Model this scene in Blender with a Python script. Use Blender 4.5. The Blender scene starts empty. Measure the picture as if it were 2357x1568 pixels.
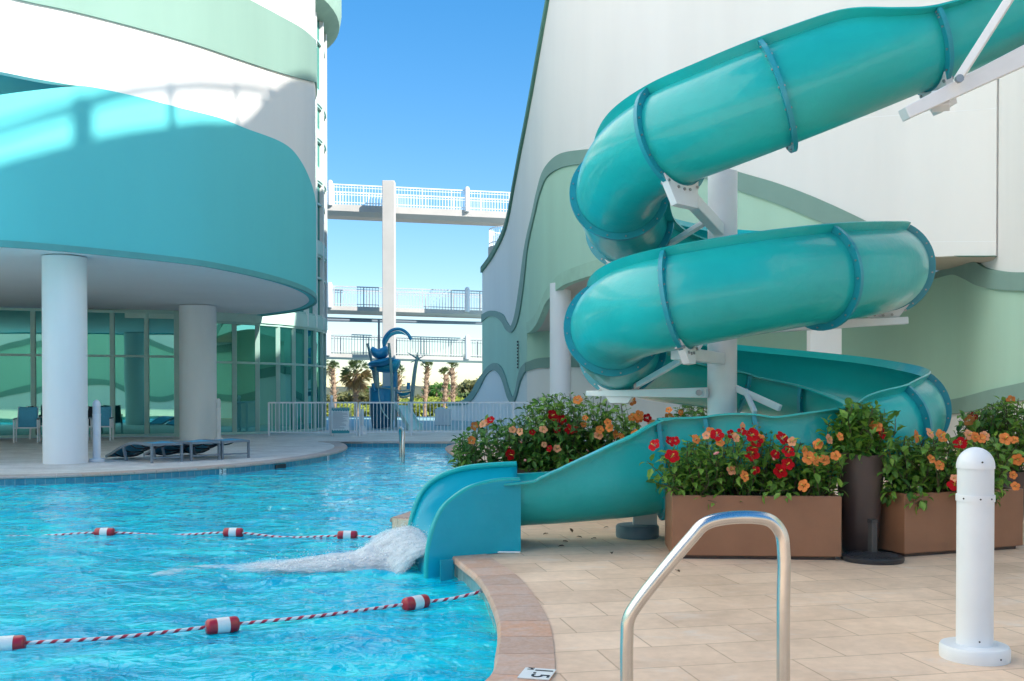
import bpy, bmesh, math, random
import numpy as np
from mathutils import Vector, Matrix, noise
R_ = math.radians
sc = bpy.context.scene
COL = sc.collection
rnd = random.Random(7)

# ------------------------------------------------------------------ camera, sky, sun, exposure
H = 1.32                                   # eye height over the deck
PITCH = R_(-0.7)
YH = 910.0                                 # horizon row (photo measured on a 2357 x 1568 grid)
FPX = 2357 * 35 / 36
SHIFT = ((YH - 784) / FPX + math.tan(-PITCH)) * 35 / 36
cam = bpy.data.objects.new('camera', bpy.data.cameras.new('camera'))
COL.objects.link(cam)
cam.data.lens = 35; cam.data.sensor_width = 36; cam.data.sensor_fit = 'HORIZONTAL'
cam.data.shift_y = SHIFT; cam.data.clip_end = 6000; cam.data.clip_start = 0.05
cam.location = (0, 0, H); cam.rotation_euler = (R_(90) + PITCH, 0, 0)
sc.camera = cam

SUN_EL, SUN_AZ = R_(36), math.atan2(-0.60, 0.80)   # direction towards the sun, from +X
SDIR = Vector((math.cos(SUN_EL) * math.cos(SUN_AZ), math.cos(SUN_EL) * math.sin(SUN_AZ), math.sin(SUN_EL)))
w = bpy.data.worlds.new('World'); sc.world = w; w.use_nodes = True
nt = w.node_tree
sky = nt.nodes.new('ShaderNodeTexSky'); sky.sky_type = 'NISHITA'; sky.sun_disc = False
sky.sun_elevation = SUN_EL
sky.sun_rotation = math.atan2(SDIR.x, SDIR.y)
sky.air_density = 1.0; sky.dust_density = 0.0; sky.ozone_density = 2.0; sky.altitude = 0
bg = nt.nodes['Background']; bg.inputs[1].default_value = 0.118
hs = nt.nodes.new('ShaderNodeHueSaturation'); hs.inputs['Saturation'].default_value = 1.85
gm = nt.nodes.new('ShaderNodeGamma'); gm.inputs[1].default_value = 0.62
nt.links.new(sky.outputs[0], gm.inputs[0]); nt.links.new(gm.outputs[0], hs.inputs['Color']); tint = nt.nodes.new('ShaderNodeMix'); tint.data_type = 'RGBA'; tint.blend_type = 'MULTIPLY'; tint.inputs[0].default_value = 1
tint.inputs[7].default_value = (0.93, 0.96, 1.03, 1); nt.links.new(hs.outputs[0], tint.inputs[6]); nt.links.new(tint.outputs[2], bg.inputs[0])
sun = bpy.data.objects.new('sun', bpy.data.lights.new('sun', 'SUN'))
COL.objects.link(sun)
sun.data.energy = 2.7; sun.data.angle = R_(0.5); sun.data.color = (1, 0.94, 0.85)
sun.rotation_euler = SDIR.to_track_quat('Z', 'Y').to_euler()
sun.location = (30, -30, 60)
sc.view_settings.view_transform = 'Standard'; sc.view_settings.look = 'None'
sc.view_settings.exposure = 1.64; sc.view_settings.gamma = 1
sc.cycles.use_denoising = True
sc.cycles.transparent_max_bounces = 24; sc.cycles.max_bounces = 8; sc.cycles.diffuse_bounces = 4; sc.cycles.glossy_bounces = 4
sc.cycles.transmission_bounces = 6; sc.cycles.caustics_reflective = False; sc.cycles.caustics_refractive = False

# ------------------------------------------------------------------ pixel <-> world
_f = Vector((0, math.cos(PITCH), math.sin(PITCH))); _u = Vector((0, -math.sin(PITCH), math.cos(PITCH)))
def ray(px, py):
    xc = (px - 1178.5) / FPX
    yc = (784 - py) / FPX + SHIFT * 36 / 35
    d = _f + _u * yc + Vector((xc, 0, 0))
    return d / d.y
def at(px, py, d):
    r = ray(px, py); return Vector((r.x * d, d, H + r.z * d))
def gz(px, py, z=0.0):
    r = ray(px, py); t = (z - H) / r.z
    return Vector((r.x * t, t, z))

# ------------------------------------------------------------------ materials
def newmat(name):
    m = bpy.data.materials.new(name); m.use_nodes = True
    return m, m.node_tree, m.node_tree.nodes['Principled BSDF']
def nd(t, typ, **kw):
    n = t.nodes.new(typ)
    for k, v in kw.items(): setattr(n, k, v)
    return n
def coords(t, kind='Object', scale=(1, 1, 1), rot=(0, 0, 0)):
    tc = nd(t, 'ShaderNodeTexCoord'); mp = nd(t, 'ShaderNodeMapping')
    mp.inputs['Scale'].default_value = scale; mp.inputs['Rotation'].default_value = rot
    t.links.new(tc.outputs[kind], mp.inputs[0]); return mp.outputs[0]
def noisen(t, vec, scale, detail=4, rough=0.55, dist=0):
    n = nd(t, 'ShaderNodeTexNoise'); n.inputs['Scale'].default_value = scale
    n.inputs['Detail'].default_value = detail; n.inputs['Roughness'].default_value = rough
    n.inputs['Distortion'].default_value = dist
    if vec is not None: t.links.new(vec, n.inputs['Vector'])
    return n.outputs[0]
def ramp(t, fac, stops):
    r = nd(t, 'ShaderNodeValToRGB')
    while len(r.color_ramp.elements) < len(stops): r.color_ramp.elements.new(0.5)
    for e, (p, c) in zip(r.color_ramp.elements, stops):
        e.position = p; e.color = (*c, 1) if len(c) == 3 else c
    t.links.new(fac, r.inputs[0]); return r.outputs[0]
def mixc(t, fac, a, b, mode='MIX'):
    m = nd(t, 'ShaderNodeMix', data_type='RGBA', blend_type=mode)
    for i, v in ((0, fac), (6, a), (7, b)):
        if isinstance(v, (int, float)): m.inputs[i].default_value = v
        elif isinstance(v, tuple): m.inputs[i].default_value = (*v, 1)
        else: t.links.new(v, m.inputs[i])
    return m.outputs[2]
def bumpn(t, b, height, strength, dist=0.01):
    n = nd(t, 'ShaderNodeBump'); n.inputs['Strength'].default_value = strength; n.inputs['Distance'].default_value = dist
    t.links.new(height, n.inputs['Height']); t.links.new(n.outputs[0], b.inputs['Normal'])
MATS = {}
def pm(name, col, rough=0.5, var=0.08, vs=2.0, bump=0.0, bs=60.0, bd=0.004, metal=0.0, coat=0.0, island=0.0, streak=False, spec=0.5):
    if name in MATS: return MATS[name]
    m, t, b = newmat(name)
    v = coords(t, 'Object', (1, 1, 0.15) if streak else (1, 1, 1))
    n = noisen(t, v, vs, 6, 0.6)
    lo = tuple(c * (1 - var) for c in col); hi = tuple(min(1, c * (1 + var)) for c in col)
    c = ramp(t, n, [(0.3, lo), (0.7, hi)])
    if island:
        g = nd(t, 'ShaderNodeNewGeometry')
        r = ramp(t, g.outputs['Random Per Island'], [(0, tuple([1 - island] * 3)), (1, tuple([1 + island] * 3))])
        c = mixc(t, 1.0, c, r, 'MULTIPLY')
    t.links.new(c, b.inputs['Base Color'])
    b.inputs['Roughness'].default_value = rough; b.inputs['Metallic'].default_value = metal
    b.inputs['Coat Weight'].default_value = coat; b.inputs['Coat Roughness'].default_value = 0.08
    b.inputs['Specular IOR Level'].default_value = spec
    if bump:
        v2 = coords(t); bumpn(t, b, noisen(t, v2, bs, 3), bump, bd)
    MATS[name] = m; return m

WHITE = pm('white_stucco', (0.86, 0.835, 0.80), 0.85, 0.035, 0.6, 0.35, 90, 0.004, streak=True)
GREEN = pm('pale_green_stucco', (0.44, 0.67, 0.53), 0.85, 0.05, 0.5, 0.35, 90, 0.004, streak=True)
TEAL = pm('band_stucco_shade_tint', (0.13, 0.61, 0.63), 0.9, 0.04, 0.4, 0.3, 90, 0.004, streak=True)  # green band paint with the teal cast of its shade put into the colour
GREEN2 = pm('band_stucco_sun_tone', (0.21, 0.34, 0.29), 0.85, 0.06, 0.5, 0.35, 90, 0.004, streak=True)  # sunlit copy of the same band paint, darkened against full sun
TRIM = pm('grey_green_trim', (0.22, 0.36, 0.31), 0.75, 0.06, 1.0, 0.2, 90, 0.003)
DTRIM = pm('dark_green_trim', (0.11, 0.25, 0.18), 0.75, 0.08, 1.0)
SOFFIT = pm('soffit_paint', (0.95, 0.94, 0.93), 0.9, 0.03, 0.6)
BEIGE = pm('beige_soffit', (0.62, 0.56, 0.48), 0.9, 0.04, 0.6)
COLUMN = pm('column_paint', (0.88, 0.88, 0.88), 0.8, 0.03, 2, 0.25, 60, 0.004, streak=True)
CONC = pm('bridge_concrete', (0.50, 0.48, 0.45), 0.85, 0.06, 1.0)
WMETAL = pm('white_painted_steel', (0.80, 0.81, 0.83), 0.35, 0.03, 5)
GMETAL = pm('grey_painted_steel', (0.20, 0.24, 0.28), 0.4, 0.04, 5)
STEEL = pm('brushed_stainless', (0.62, 0.60, 0.57), 0.26, 0.05, 20, 0.08, 200, 0.001, metal=1.0)
BOLT = pm('zinc_bolt', (0.35, 0.36, 0.37), 0.4, 0.1, 20, metal=0.8)
DARK = pm('black_plastic', (0.03, 0.03, 0.035), 0.45, 0.2, 20, 0.2, 200)
MULL = pm('pale_green_aluminium', (0.40, 0.62, 0.55), 0.35, 0.04, 3)

def flume_mat(name, col, cw=0.35):
    m, t, b = newmat(name)
    v = coords(t)
    n = noisen(t, v, 1.3, 4)
    t.links.new(ramp(t, n, [(0.3, tuple(c * 0.9 for c in col)), (0.7, tuple(min(1, c * 1.12) for c in col))]), b.inputs['Base Color'])
    b.inputs['Roughness'].default_value = 0.32; b.inputs['Specular IOR Level'].default_value = 0.32
    b.inputs['Coat Weight'].default_value = cw; b.inputs['Coat Roughness'].default_value = 0.10
    a = noisen(t, v, 9, 5, 0.6); c = noisen(t, v, 55, 2)
    mx = nd(t, 'ShaderNodeMath', operation='MULTIPLY_ADD'); t.links.new(c, mx.inputs[0]); mx.inputs[1].default_value = 0.12; t.links.new(a, mx.inputs[2])
    bumpn(t, b, mx.outputs[0], 0.45, 0.012)
    return m
FLUME = flume_mat('teal_gelcoat', (0.014, 0.45, 0.44))
FLUMEIN = flume_mat('blue_gelcoat', (0.004, 0.42, 0.54), 0.1)
FLRING = pm('blue_teal_flange', (0.012, 0.30, 0.38), 0.4, 0.1, 3, coat=0.15)

def glass_mat():
    m, t, b = newmat('green_tinted_glass')
    t.nodes.remove(b)
    out = t.nodes['Material Output']
    v = coords(t, 'Object')
    gl = nd(t, 'ShaderNodeBsdfGlossy'); gl.inputs['Roughness'].default_value = 0.015
    gl.inputs['Color'].default_value = (0.27, 0.74, 0.67, 1)
    df = nd(t, 'ShaderNodeBsdfDiffuse'); df.inputs['Color'].default_value = (0.006, 0.06, 0.05, 1)
    ms = nd(t, 'ShaderNodeMixShader'); ms.inputs[0].default_value = 0.66
    bp = nd(t, 'ShaderNodeBump'); bp.inputs['Strength'].default_value = 0.10; bp.inputs['Distance'].default_value = 0.05
    t.links.new(noisen(t, v, 0.5, 1), bp.inputs['Height']); t.links.new(bp.outputs[0], gl.inputs['Normal'])
    t.links.new(df.outputs[0], ms.inputs[1]); t.links.new(gl.outputs[0], ms.inputs[2]); t.links.new(ms.outputs[0], out.inputs[0])
    return m
GLASS = glass_mat()

def paver_mat(name, c1, c2, bw, rh, rot, haze):
    m, t, b = newmat(name)
    v = coords(t, 'Object', (1, 1, 1), (0, 0, rot))
    br = nd(t, 'ShaderNodeTexBrick'); br.offset = 0.5
    br.inputs['Scale'].default_value = 1.0; br.inputs['Brick Width'].default_value = bw; br.inputs['Row Height'].default_value = rh
    br.inputs['Mortar Size'].default_value = 0.005; br.inputs['Mortar Smooth'].default_value = 0.2; br.inputs['Bias'].default_value = 0.0
    br.inputs['Color1'].default_value = (*c1, 1); br.inputs['Color2'].default_value = (*c2, 1)
    br.inputs['Mortar'].default_value = (c1[0] * 0.66, c1[1] * 0.62, c1[2] * 0.58, 1)
    t.links.new(v, br.inputs['Vector'])
    v2 = coords(t)
    n1 = noisen(t, v2, 1.1, 6, 0.65); n2 = noisen(t, v2, 14, 5, 0.6)
    c = mixc(t, 1.0, br.outputs['Color'], ramp(t, n1, [(0.25, (0.76, 0.72, 0.69)), (0.75, (1.12, 1.12, 1.12))]), 'MULTIPLY')
    c = mixc(t, 1.0, c, ramp(t, n2, [(0.3, (0.93, 0.92, 0.91)), (0.7, (1.05, 1.05, 1.05))]), 'MULTIPLY')
    # pale lime bloom, in patches
    n3 = noisen(t, coords(t, 'Object', (1, 2.2, 1), (0, 0, rot)), 1.6, 7, 0.7, 0.6)
    f = ramp(t, n3, [(0.56, (0, 0, 0)), (0.74, (haze, haze, haze))])
    c = mixc(t, f, c, (0.76, 0.70, 0.66))
    t.links.new(c, b.inputs['Base Color']); b.inputs['Roughness'].default_value = 0.75
    inv = nd(t, 'ShaderNodeMath', operation='SUBTRACT'); inv.inputs[0].default_value = 1; t.links.new(br.outputs['Fac'], inv.inputs[1])
    ad = nd(t, 'ShaderNodeMath', operation='MULTIPLY_ADD'); t.links.new(n2, ad.inputs[0]); ad.inputs[1].default_value = 0.25; t.links.new(inv.outputs[0], ad.inputs[2])
    bumpn(t, b, ad.outputs[0], 0.5, 0.004)
    return m
PAVER = paver_mat('tan_pavers', (0.88, 0.65, 0.475), (0.77, 0.555, 0.40), 0.60, 0.38, R_(-12), 0.55)
PATIO = paver_mat('pale_pavers', (0.88, 0.83, 0.77), (0.80, 0.755, 0.70), 0.40, 0.20, R_(20), 0.35)

def coping_mat(name, base):
    m, t, b = newmat(name)
    g = nd(t, 'ShaderNodeNewGeometry')
    isl = ramp(t, g.outputs['Random Per Island'], [(0, tuple(x * 0.86 for x in base)), (0.5, base), (0.8, (base[0] * 1.02, base[1] * 0.80, base[2] * 0.62)), (1, tuple(min(1, x * 1.12) for x in base))])
    v = coords(t)
    n = noisen(t, v, 7, 7, 0.7, 0.5)
    c = mixc(t, ramp(t, n, [(0.45, (0, 0, 0)), (0.7, (0.6, 0.6, 0.6))]), isl, (0.62, 0.52, 0.47))
    n2 = noisen(t, v, 40, 4)
    c = mixc(t, 1.0, c, ramp(t, n2, [(0.3, (0.9, 0.88, 0.87)), (0.7, (1.06, 1.06, 1.06))]), 'MULTIPLY')
    t.links.new(c, b.inputs['Base Color']); b.inputs['Roughness'].default_value = 0.6
    bumpn(t, b, n2, 0.3, 0.004)
    return m
COPING = coping_mat('pink_sandstone_coping', (0.60, 0.385, 0.285))
COPING2 = coping_mat('worn_pink_coping', (0.56, 0.45, 0.40))

def tile_mat(name, c1, c2, mort):
    m, t, b = newmat(name)
    tc = nd(t, 'ShaderNodeTexCoord')
    br = nd(t, 'ShaderNodeTexBrick'); br.offset = 0.0
    br.inputs['Scale'].default_value = 1.0; br.inputs['Brick Width'].default_value = 0.15; br.inputs['Row Height'].default_value = 0.15
    br.inputs['Mortar Size'].default_value = 0.005; br.inputs['Color1'].default_value = (*c1, 1); br.inputs['Color2'].default_value = (*c2, 1)
    br.inputs['Mortar'].default_value = (*mort, 1)
    t.links.new(tc.outputs['UV'], br.inputs['Vector'])
    n = noisen(t, coords(t), 12, 5, 0.65)
    c = mixc(t, 1.0, br.outputs['Color'], ramp(t, n, [(0.25, (0.7, 0.72, 0.75)), (0.75, (1.25, 1.2, 1.15))]), 'MULTIPLY')
    t.links.new(c, b.inputs['Base Color']); b.inputs['Roughness'].default_value = 0.15
    bumpn(t, b, br.outputs['Fac'], -0.4, 0.003)
    return m
TILE = tile_mat('blue_pool_tile', (0.06, 0.26, 0.36), (0.10, 0.34, 0.42), (0.30, 0.42, 0.45))
TILE2 = tile_mat('sage_pool_tile', (0.26, 0.36, 0.33), (0.34, 0.42, 0.36), (0.50, 0.52, 0.46))

def water_mat():
    m, t, b = newmat('pool_water')
    v = coords(t, 'Object', (1, 1, 1))
    n = noisen(t, coords(t, 'Object', (0.8, 1.9, 1), (0, 0, 0.15)), 1.5, 4, 0.55, 0.5)
    big = noisen(t, v, 0.18, 2)
    c = ramp(t, n, [(0.30, (0.0, 0.36, 0.60)), (0.50, (0.0, 0.57, 0.75)), (0.70, (0.02, 0.77, 0.82))])  # light and dark tones of refracting ripples put into the water colour
    c = mixc(t, 1.0, c, ramp(t, big, [(0.3, (0.9, 0.92, 0.95)), (0.7, (1.05, 1.05, 1.03))]), 'MULTIPLY')
    t.links.new(c, b.inputs['Base Color'])
    b.inputs['Roughness'].default_value = 0.03; b.inputs['IOR'].default_value = 1.33; b.inputs['Specular IOR Level'].default_value = 0.5
    a1 = noisen(t, coords(t, 'Object', (1, 1.7, 1), (0, 0, 0.3)), 2.6, 3, 0.5, 0.5)
    a2 = noisen(t, coords(t, 'Object', (1.3, 1, 1), (0, 0, -0.5)), 9, 3, 0.5, 0.6)
    mx = nd(t, 'ShaderNodeMath', operation='MULTIPLY_ADD'); t.links.new(a2, mx.inputs[0]); mx.inputs[1].default_value = 0.3; t.links.new(a1, mx.inputs[2])
    bumpn(t, b, mx.outputs[0], 0.6, 0.12)
    return m
WATER = water_mat()
def foam_mat():
    """white water: bright, soft, and torn into streaks by a noise that follows the flow"""
    m, t, b = newmat('white_water')
    b.inputs['Base Color'].default_value = (0.95, 0.97, 0.98, 1); b.inputs['Roughness'].default_value = 0.5; b.inputs['Specular IOR Level'].default_value = 0.2
    dn = nd(t, 'ShaderNodeAttribute', attribute_name='dens'); fl = nd(t, 'ShaderNodeAttribute', attribute_name='flow')
    n1 = noisen(t, fl.outputs['Vector'], 1.0, 5, 0.65, 0.3); n2 = noisen(t, coords(t), 55, 3, 0.6)
    ad = nd(t, 'ShaderNodeMath', operation='MULTIPLY_ADD'); t.links.new(n2, ad.inputs[0]); ad.inputs[1].default_value = 0.5
    n1b = nd(t, 'ShaderNodeMath', operation='MULTIPLY'); n1b.inputs[1].default_value = 1.6; t.links.new(n1, n1b.inputs[0]); t.links.new(n1b.outputs[0], ad.inputs[2])
    a2 = nd(t, 'ShaderNodeMath', operation='MULTIPLY_ADD'); t.links.new(dn.outputs['Fac'], a2.inputs[0]); a2.inputs[1].default_value = 1.0; t.links.new(ad.outputs[0], a2.inputs[2])
    mr = nd(t, 'ShaderNodeMapRange'); mr.inputs['From Min'].default_value = 1.06; mr.inputs['From Max'].default_value = 2.0; t.links.new(a2.outputs[0], mr.inputs['Value'])
    tr = nd(t, 'ShaderNodeBsdfTranslucent'); tr.inputs[0].default_value = (0.95, 0.97, 0.98, 1)
    ms = nd(t, 'ShaderNodeMixShader'); ms.inputs[0].default_value = 0.25; tp = nd(t, 'ShaderNodeBsdfTransparent'); m2 = nd(t, 'ShaderNodeMixShader')
    t.links.new(b.outputs[0], ms.inputs[1]); t.links.new(tr.outputs[0], ms.inputs[2])
    t.links.new(mr.outputs[0], m2.inputs[0]); t.links.new(tp.outputs[0], m2.inputs[1]); t.links.new(ms.outputs[0], m2.inputs[2]); t.links.new(m2.outputs[0], t.nodes['Material Output'].inputs[0])
    return m
FOAM = foam_mat()

def leaf_mat(name, a, c, rough=0.42):
    m, t, b = newmat(name)
    g = nd(t, 'ShaderNodeNewGeometry')
    col = ramp(t, g.outputs['Random Per Island'], [(0, a), (0.55, tuple((x + y) / 2 for x, y in zip(a, c))), (1, c)])
    t.links.new(col, b.inputs['Base Color']); b.inputs['Roughness'].default_value = rough
    tr = nd(t, 'ShaderNodeBsdfTranslucent'); t.links.new(col, tr.inputs[0])
    ms = nd(t, 'ShaderNodeMixShader'); ms.inputs[0].default_value = 0.35
    t.links.new(b.outputs[0], ms.inputs[1]); t.links.new(tr.outputs[0], ms.inputs[2])
    t.links.new(ms.outputs[0], t.nodes['Material Output'].inputs[0])
    return m
LEAF = leaf_mat('hibiscus_leaf', (0.045, 0.16, 0.025), (0.28, 0.50, 0.075))
LEAFD = leaf_mat('dark_hibiscus_leaf', (0.030, 0.115, 0.022), (0.16, 0.36, 0.06))
PALML = leaf_mat('palm_frond_green', (0.06, 0.11, 0.03), (0.20, 0.26, 0.09))
PALMD = leaf_mat('palm_frond_dry', (0.22, 0.15, 0.06), (0.42, 0.33, 0.15))
OLIVE = leaf_mat('olive_scrub_leaf', (0.09, 0.105, 0.035), (0.26, 0.26, 0.10))
YELG = leaf_mat('yellow_green_scrub_leaf', (0.16, 0.22, 0.03), (0.42, 0.46, 0.07))
STEM = pm('green_brown_stem', (0.10, 0.09, 0.045), 0.7, 0.3, 20)
BARK = pm('palm_bark', (0.30, 0.21, 0.14), 0.9, 0.35, 9, 0.8, 25, 0.03)
RED = pm('red_petal', (0.44, 0.004, 0.010), 0.75, 0.15, 30, spec=0.15)
ORANGE = pm('orange_petal', (0.74, 0.225, 0.06), 0.75, 0.2, 30, spec=0.15)
PEACH = pm('peach_petal', (0.76, 0.32, 0.17), 0.75, 0.15, 30, spec=0.15)
PINK = pm('pink_bud_petal', (0.75, 0.30, 0.30), 0.5, 0.15, 30)
YELLOW = pm('yellow_stamen', (0.75, 0.5, 0.08), 0.6)
PLANTER = pm('brown_planter', (0.31, 0.142, 0.076), 0.42, 0.10, 3, 0.25, 120, 0.002)
VASE = pm('dark_brown_planter', (0.085, 0.056, 0.048), 0.38, 0.10, 3, 0.25, 120, 0.002)
SOIL = pm('potting_soil', (0.035, 0.024, 0.016), 0.95, 0.3, 20, 0.8, 40, 0.02)
BUOYR = pm('red_float_plastic', (0.50, 0.015, 0.03), 0.3, 0.10, 6, coat=0.3)
BUOYW = pm('white_float_plastic', (0.82, 0.82, 0.80), 0.35, 0.05, 8)
SLING = pm('blue_sling_fabric', (0.10, 0.42, 0.60), 0.8, 0.1, 30)
SLINGD = pm('dark_sling_fabric', (0.03, 0.035, 0.05), 0.7, 0.1, 30)
PLAYB = pm('deep_blue_play_plastic', (0.03, 0.32, 0.58), 0.35, 0.1, 2)
PLAYC = pm('cyan_play_plastic', (0.03, 0.42, 0.58), 0.35, 0.1, 2)
PLAYM = pm('mint_play_plastic', (0.55, 0.84, 0.80), 0.35, 0.05, 2)
PLAYS = pm('sea_grey_pole_paint', (0.27, 0.42, 0.42), 0.35, 0.06, 3)
SAND = pm('sandy_ground', (0.46, 0.38, 0.28), 0.95, 0.15, 0.3)
PADM = pm('splash_pad_surface', (0.30, 0.48, 0.48), 0.6, 0.06, 0.8)
SIGNT = pm('sign_teal', (0.02, 0.28, 0.33), 0.5, 0.03)
SIGNW = pm('sign_white', (0.74, 0.80, 0.84), 0.5, 0.03)
INK = pm('black_ink', (0.015, 0.015, 0.018), 0.5, 0.02)
INKB = pm('grey_ink', (0.12, 0.22, 0.30), 0.5, 0.02)

# ------------------------------------------------------------------ mesh builder and object helpers
ORG = {}
class MB:
    def __init__(s): s.v = []; s.f = []; s.uv = []
    def add(s, vs, fs):
        k = len(s.v); s.v += [Vector(p) for p in vs]; s.f += [tuple(i + k for i in f) for f in fs]; return s
    def box(s, c, size, rot=0):
        x, y, z = (q / 2 for q in size); M = Matrix.Rotation(rot, 3, 'Z'); c = Vector(c)
        vs = [M @ Vector((a * x, b * y, d * z)) + c for d in (-1, 1) for a, b in ((-1, -1), (1, -1), (1, 1), (-1, 1))]
        return s.add(vs, [(3, 2, 1, 0), (4, 5, 6, 7), (0, 1, 5, 4), (1, 2, 6, 5), (2, 3, 7, 6), (3, 0, 4, 7)])
    def bar(s, p, q, wd, ht, up=(0, 0, 1), wd2=None, ht2=None):
        p, q = Vector(p), Vector(q); t = (q - p).normalized(); up = Vector(up)
        a = t.cross(up)
        if a.length < 1e-4: a = t.cross(Vector((1, 0, 0)))
        a.normalize(); b = a.cross(t)
        vs = []
        for c, W, Hh in ((p, wd, ht), (q, wd2 or wd, ht2 or ht)):
            for i, j in ((-1, -1), (1, -1), (1, 1), (-1, 1)): vs.append(c + a * (i * W / 2) + b * (j * Hh / 2))
        return s.add(vs, [(0, 1, 2, 3), (7, 6, 5, 4), (1, 0, 4, 5), (2, 1, 5, 6), (3, 2, 6, 7), (0, 3, 7, 4)])
    def tube(s, path, r, n=10, closed=False):
        path = [Vector(p) for p in path]; m = len(path); vs = []; fs = []
        up = None
        for i, p in enumerate(path):
            t = (path[min(i + 1, m - 1)] - path[max(i - 1, 0)]).normalized()
            if up is None:
                up = t.orthogonal().normalized()
            else:
                up = (up - t * up.dot(t)).normalized()
            sd = t.cross(up); rr = r[i] if isinstance(r, (list, tuple)) else r
            for k in range(n):
                a = 2 * math.pi * k / n; vs.append(p + (up * math.cos(a) + sd * math.sin(a)) * rr)
        for i in range(m - 1):
            for k in range(n): fs.append((i * n + k, i * n + (k + 1) % n, (i + 1) * n + (k + 1) % n, (i + 1) * n + k))
        fs += [tuple(range(n - 1, -1, -1)), tuple((m - 1) * n + k for k in range(n))]
        return s.add(vs, fs)
    def lathe(s, prof, c=(0, 0, 0), n=32, tilt=None):
        c = Vector(c); vs = []; fs = []; m = len(prof)
        for r, z in prof:
            for k in range(n):
                a = 2 * math.pi * k / n; p = Vector((r * math.cos(a), r * math.sin(a), z))
                if tilt: p = tilt @ p
                vs.append(p + c)
        for i in range(m - 1):
            for k in range(n): fs.append((i * n + k, i * n + (k + 1) % n, (i + 1) * n + (k + 1) % n, (i + 1) * n + k))
        fs += [tuple(range(n - 1, -1, -1)), tuple((m - 1) * n + k for k in range(n))]
        return s.add(vs, fs)
    def grid(s, rows, close=False):
        n = len(rows[0]); k = len(s.v); vs = [p for r in rows for p in r]; fs = []
        for i in range(len(rows) - 1):
            for j in range(n if close else n - 1):
                j2 = (j + 1) % n; fs.append((i * n + j, i * n + j2, (i + 1) * n + j2, (i + 1) * n + j))
        return s.add(vs, fs)
    def prism(s, poly, off):
        poly = [Vector(p) for p in poly]; off = Vector(off); n = len(poly)
        return s.add(poly + [p + off for p in poly], [tuple(range(n - 1, -1, -1)), tuple(range(n, 2 * n))] + [(i, (i + 1) % n, n + (i + 1) % n, n + i) for i in range(n)])
    def build(s, name, mat, parent=None, world=True, smooth=False, sharp=None, recalc=True):
        o0 = ORG.get(parent.name, Vector((0, 0, 0))) if (parent and world) else Vector((0, 0, 0))
        me = bpy.data.meshes.new(name)
        me.from_pydata([tuple(p - o0) for p in s.v], [], s.f)
        if recalc:
            bm = bmesh.new(); bm.from_mesh(me); bmesh.ops.recalc_face_normals(bm, faces=bm.faces); bm.to_mesh(me); bm.free()
        me.materials.append(mat)
        if smooth:
            me.polygons.foreach_set('use_smooth', [True] * len(me.polygons))
            me.set_sharp_from_angle(angle=R_(sharp or 40))
        o = bpy.data.objects.new(name, me); COL.objects.link(o)
        if parent: o.parent = parent
        ORG[o.name] = o0
        return o
def bevel(o, wd, seg=2):
    bm = bmesh.new(); bm.from_mesh(o.data)
    bmesh.ops.bevel(bm, geom=[e for e in bm.edges if len(e.link_faces) == 2 and e.calc_face_angle(0) > 0.5], offset=wd, segments=seg, affect='EDGES', profile=0.5)
    bm.to_mesh(o.data); bm.free(); return o
def second_mat(o, mat, first):
    o.data.materials.append(mat)
    for p in o.data.polygons[first:]: p.material_index = 1
    return o
def tag(o, label=None, cat=None, group=None, kind=None):
    if label: o['label'] = label
    if cat: o['category'] = cat
    if group: o['group'] = group
    if kind: o['kind'] = kind
    return o
def thing(name, loc, label, cat, group=None, rz=0):
    o = bpy.data.objects.new(name, None); COL.objects.link(o); o.empty_display_size = 0.2
    o.location = loc; o.rotation_euler = (0, 0, rz); ORG[o.name] = Vector(loc)
    return tag(o, label, cat, group)
def dup(o, loc, rz=None, label=None, parent=None):
    c = o.copy(); COL.objects.link(c)
    if parent is None:
        c.location = loc
        if rz is not None: c.rotation_euler = (0, 0, rz)
        if label: c['label'] = label
    else: c.parent = parent
    for ch in list(o.children): dup(ch, None, parent=c)
    return c
def cat(pts, n=8):
    """centripetal Catmull-Rom through points (any dimension)"""
    P = [np.array(p, float) for p in pts]; out = []
    dt = lambda a, b: max(1e-4, float(np.linalg.norm((b - a)[:3]))) ** 0.5
    for i in range(len(P) - 1):
        p1, p2 = P[i], P[i + 1]
        p0 = P[i - 1] if i else 2 * p1 - p2
        p3 = P[i + 2] if i + 2 < len(P) else 2 * p2 - p1
        t0 = 0.0; t1 = dt(p0, p1); t2 = t1 + dt(p1, p2); t3 = t2 + dt(p2, p3)
        for k in range(n):
            t = t1 + (t2 - t1) * k / n
            a1 = (t1 - t) / (t1 - t0) * p0 + (t - t0) / (t1 - t0) * p1
            a2 = (t2 - t) / (t2 - t1) * p1 + (t - t1) / (t2 - t1) * p2
            a3 = (t3 - t) / (t3 - t2) * p2 + (t - t2) / (t3 - t2) * p3
            b1 = (t2 - t) / (t2 - t0) * a1 + (t - t0) / (t2 - t0) * a2
            b2 = (t3 - t) / (t3 - t1) * a2 + (t - t1) / (t3 - t1) * a3
            out.append((t2 - t) / (t2 - t1) * b1 + (t - t1) / (t2 - t1) * b2)
    out.append(P[-1]); return out

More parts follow.
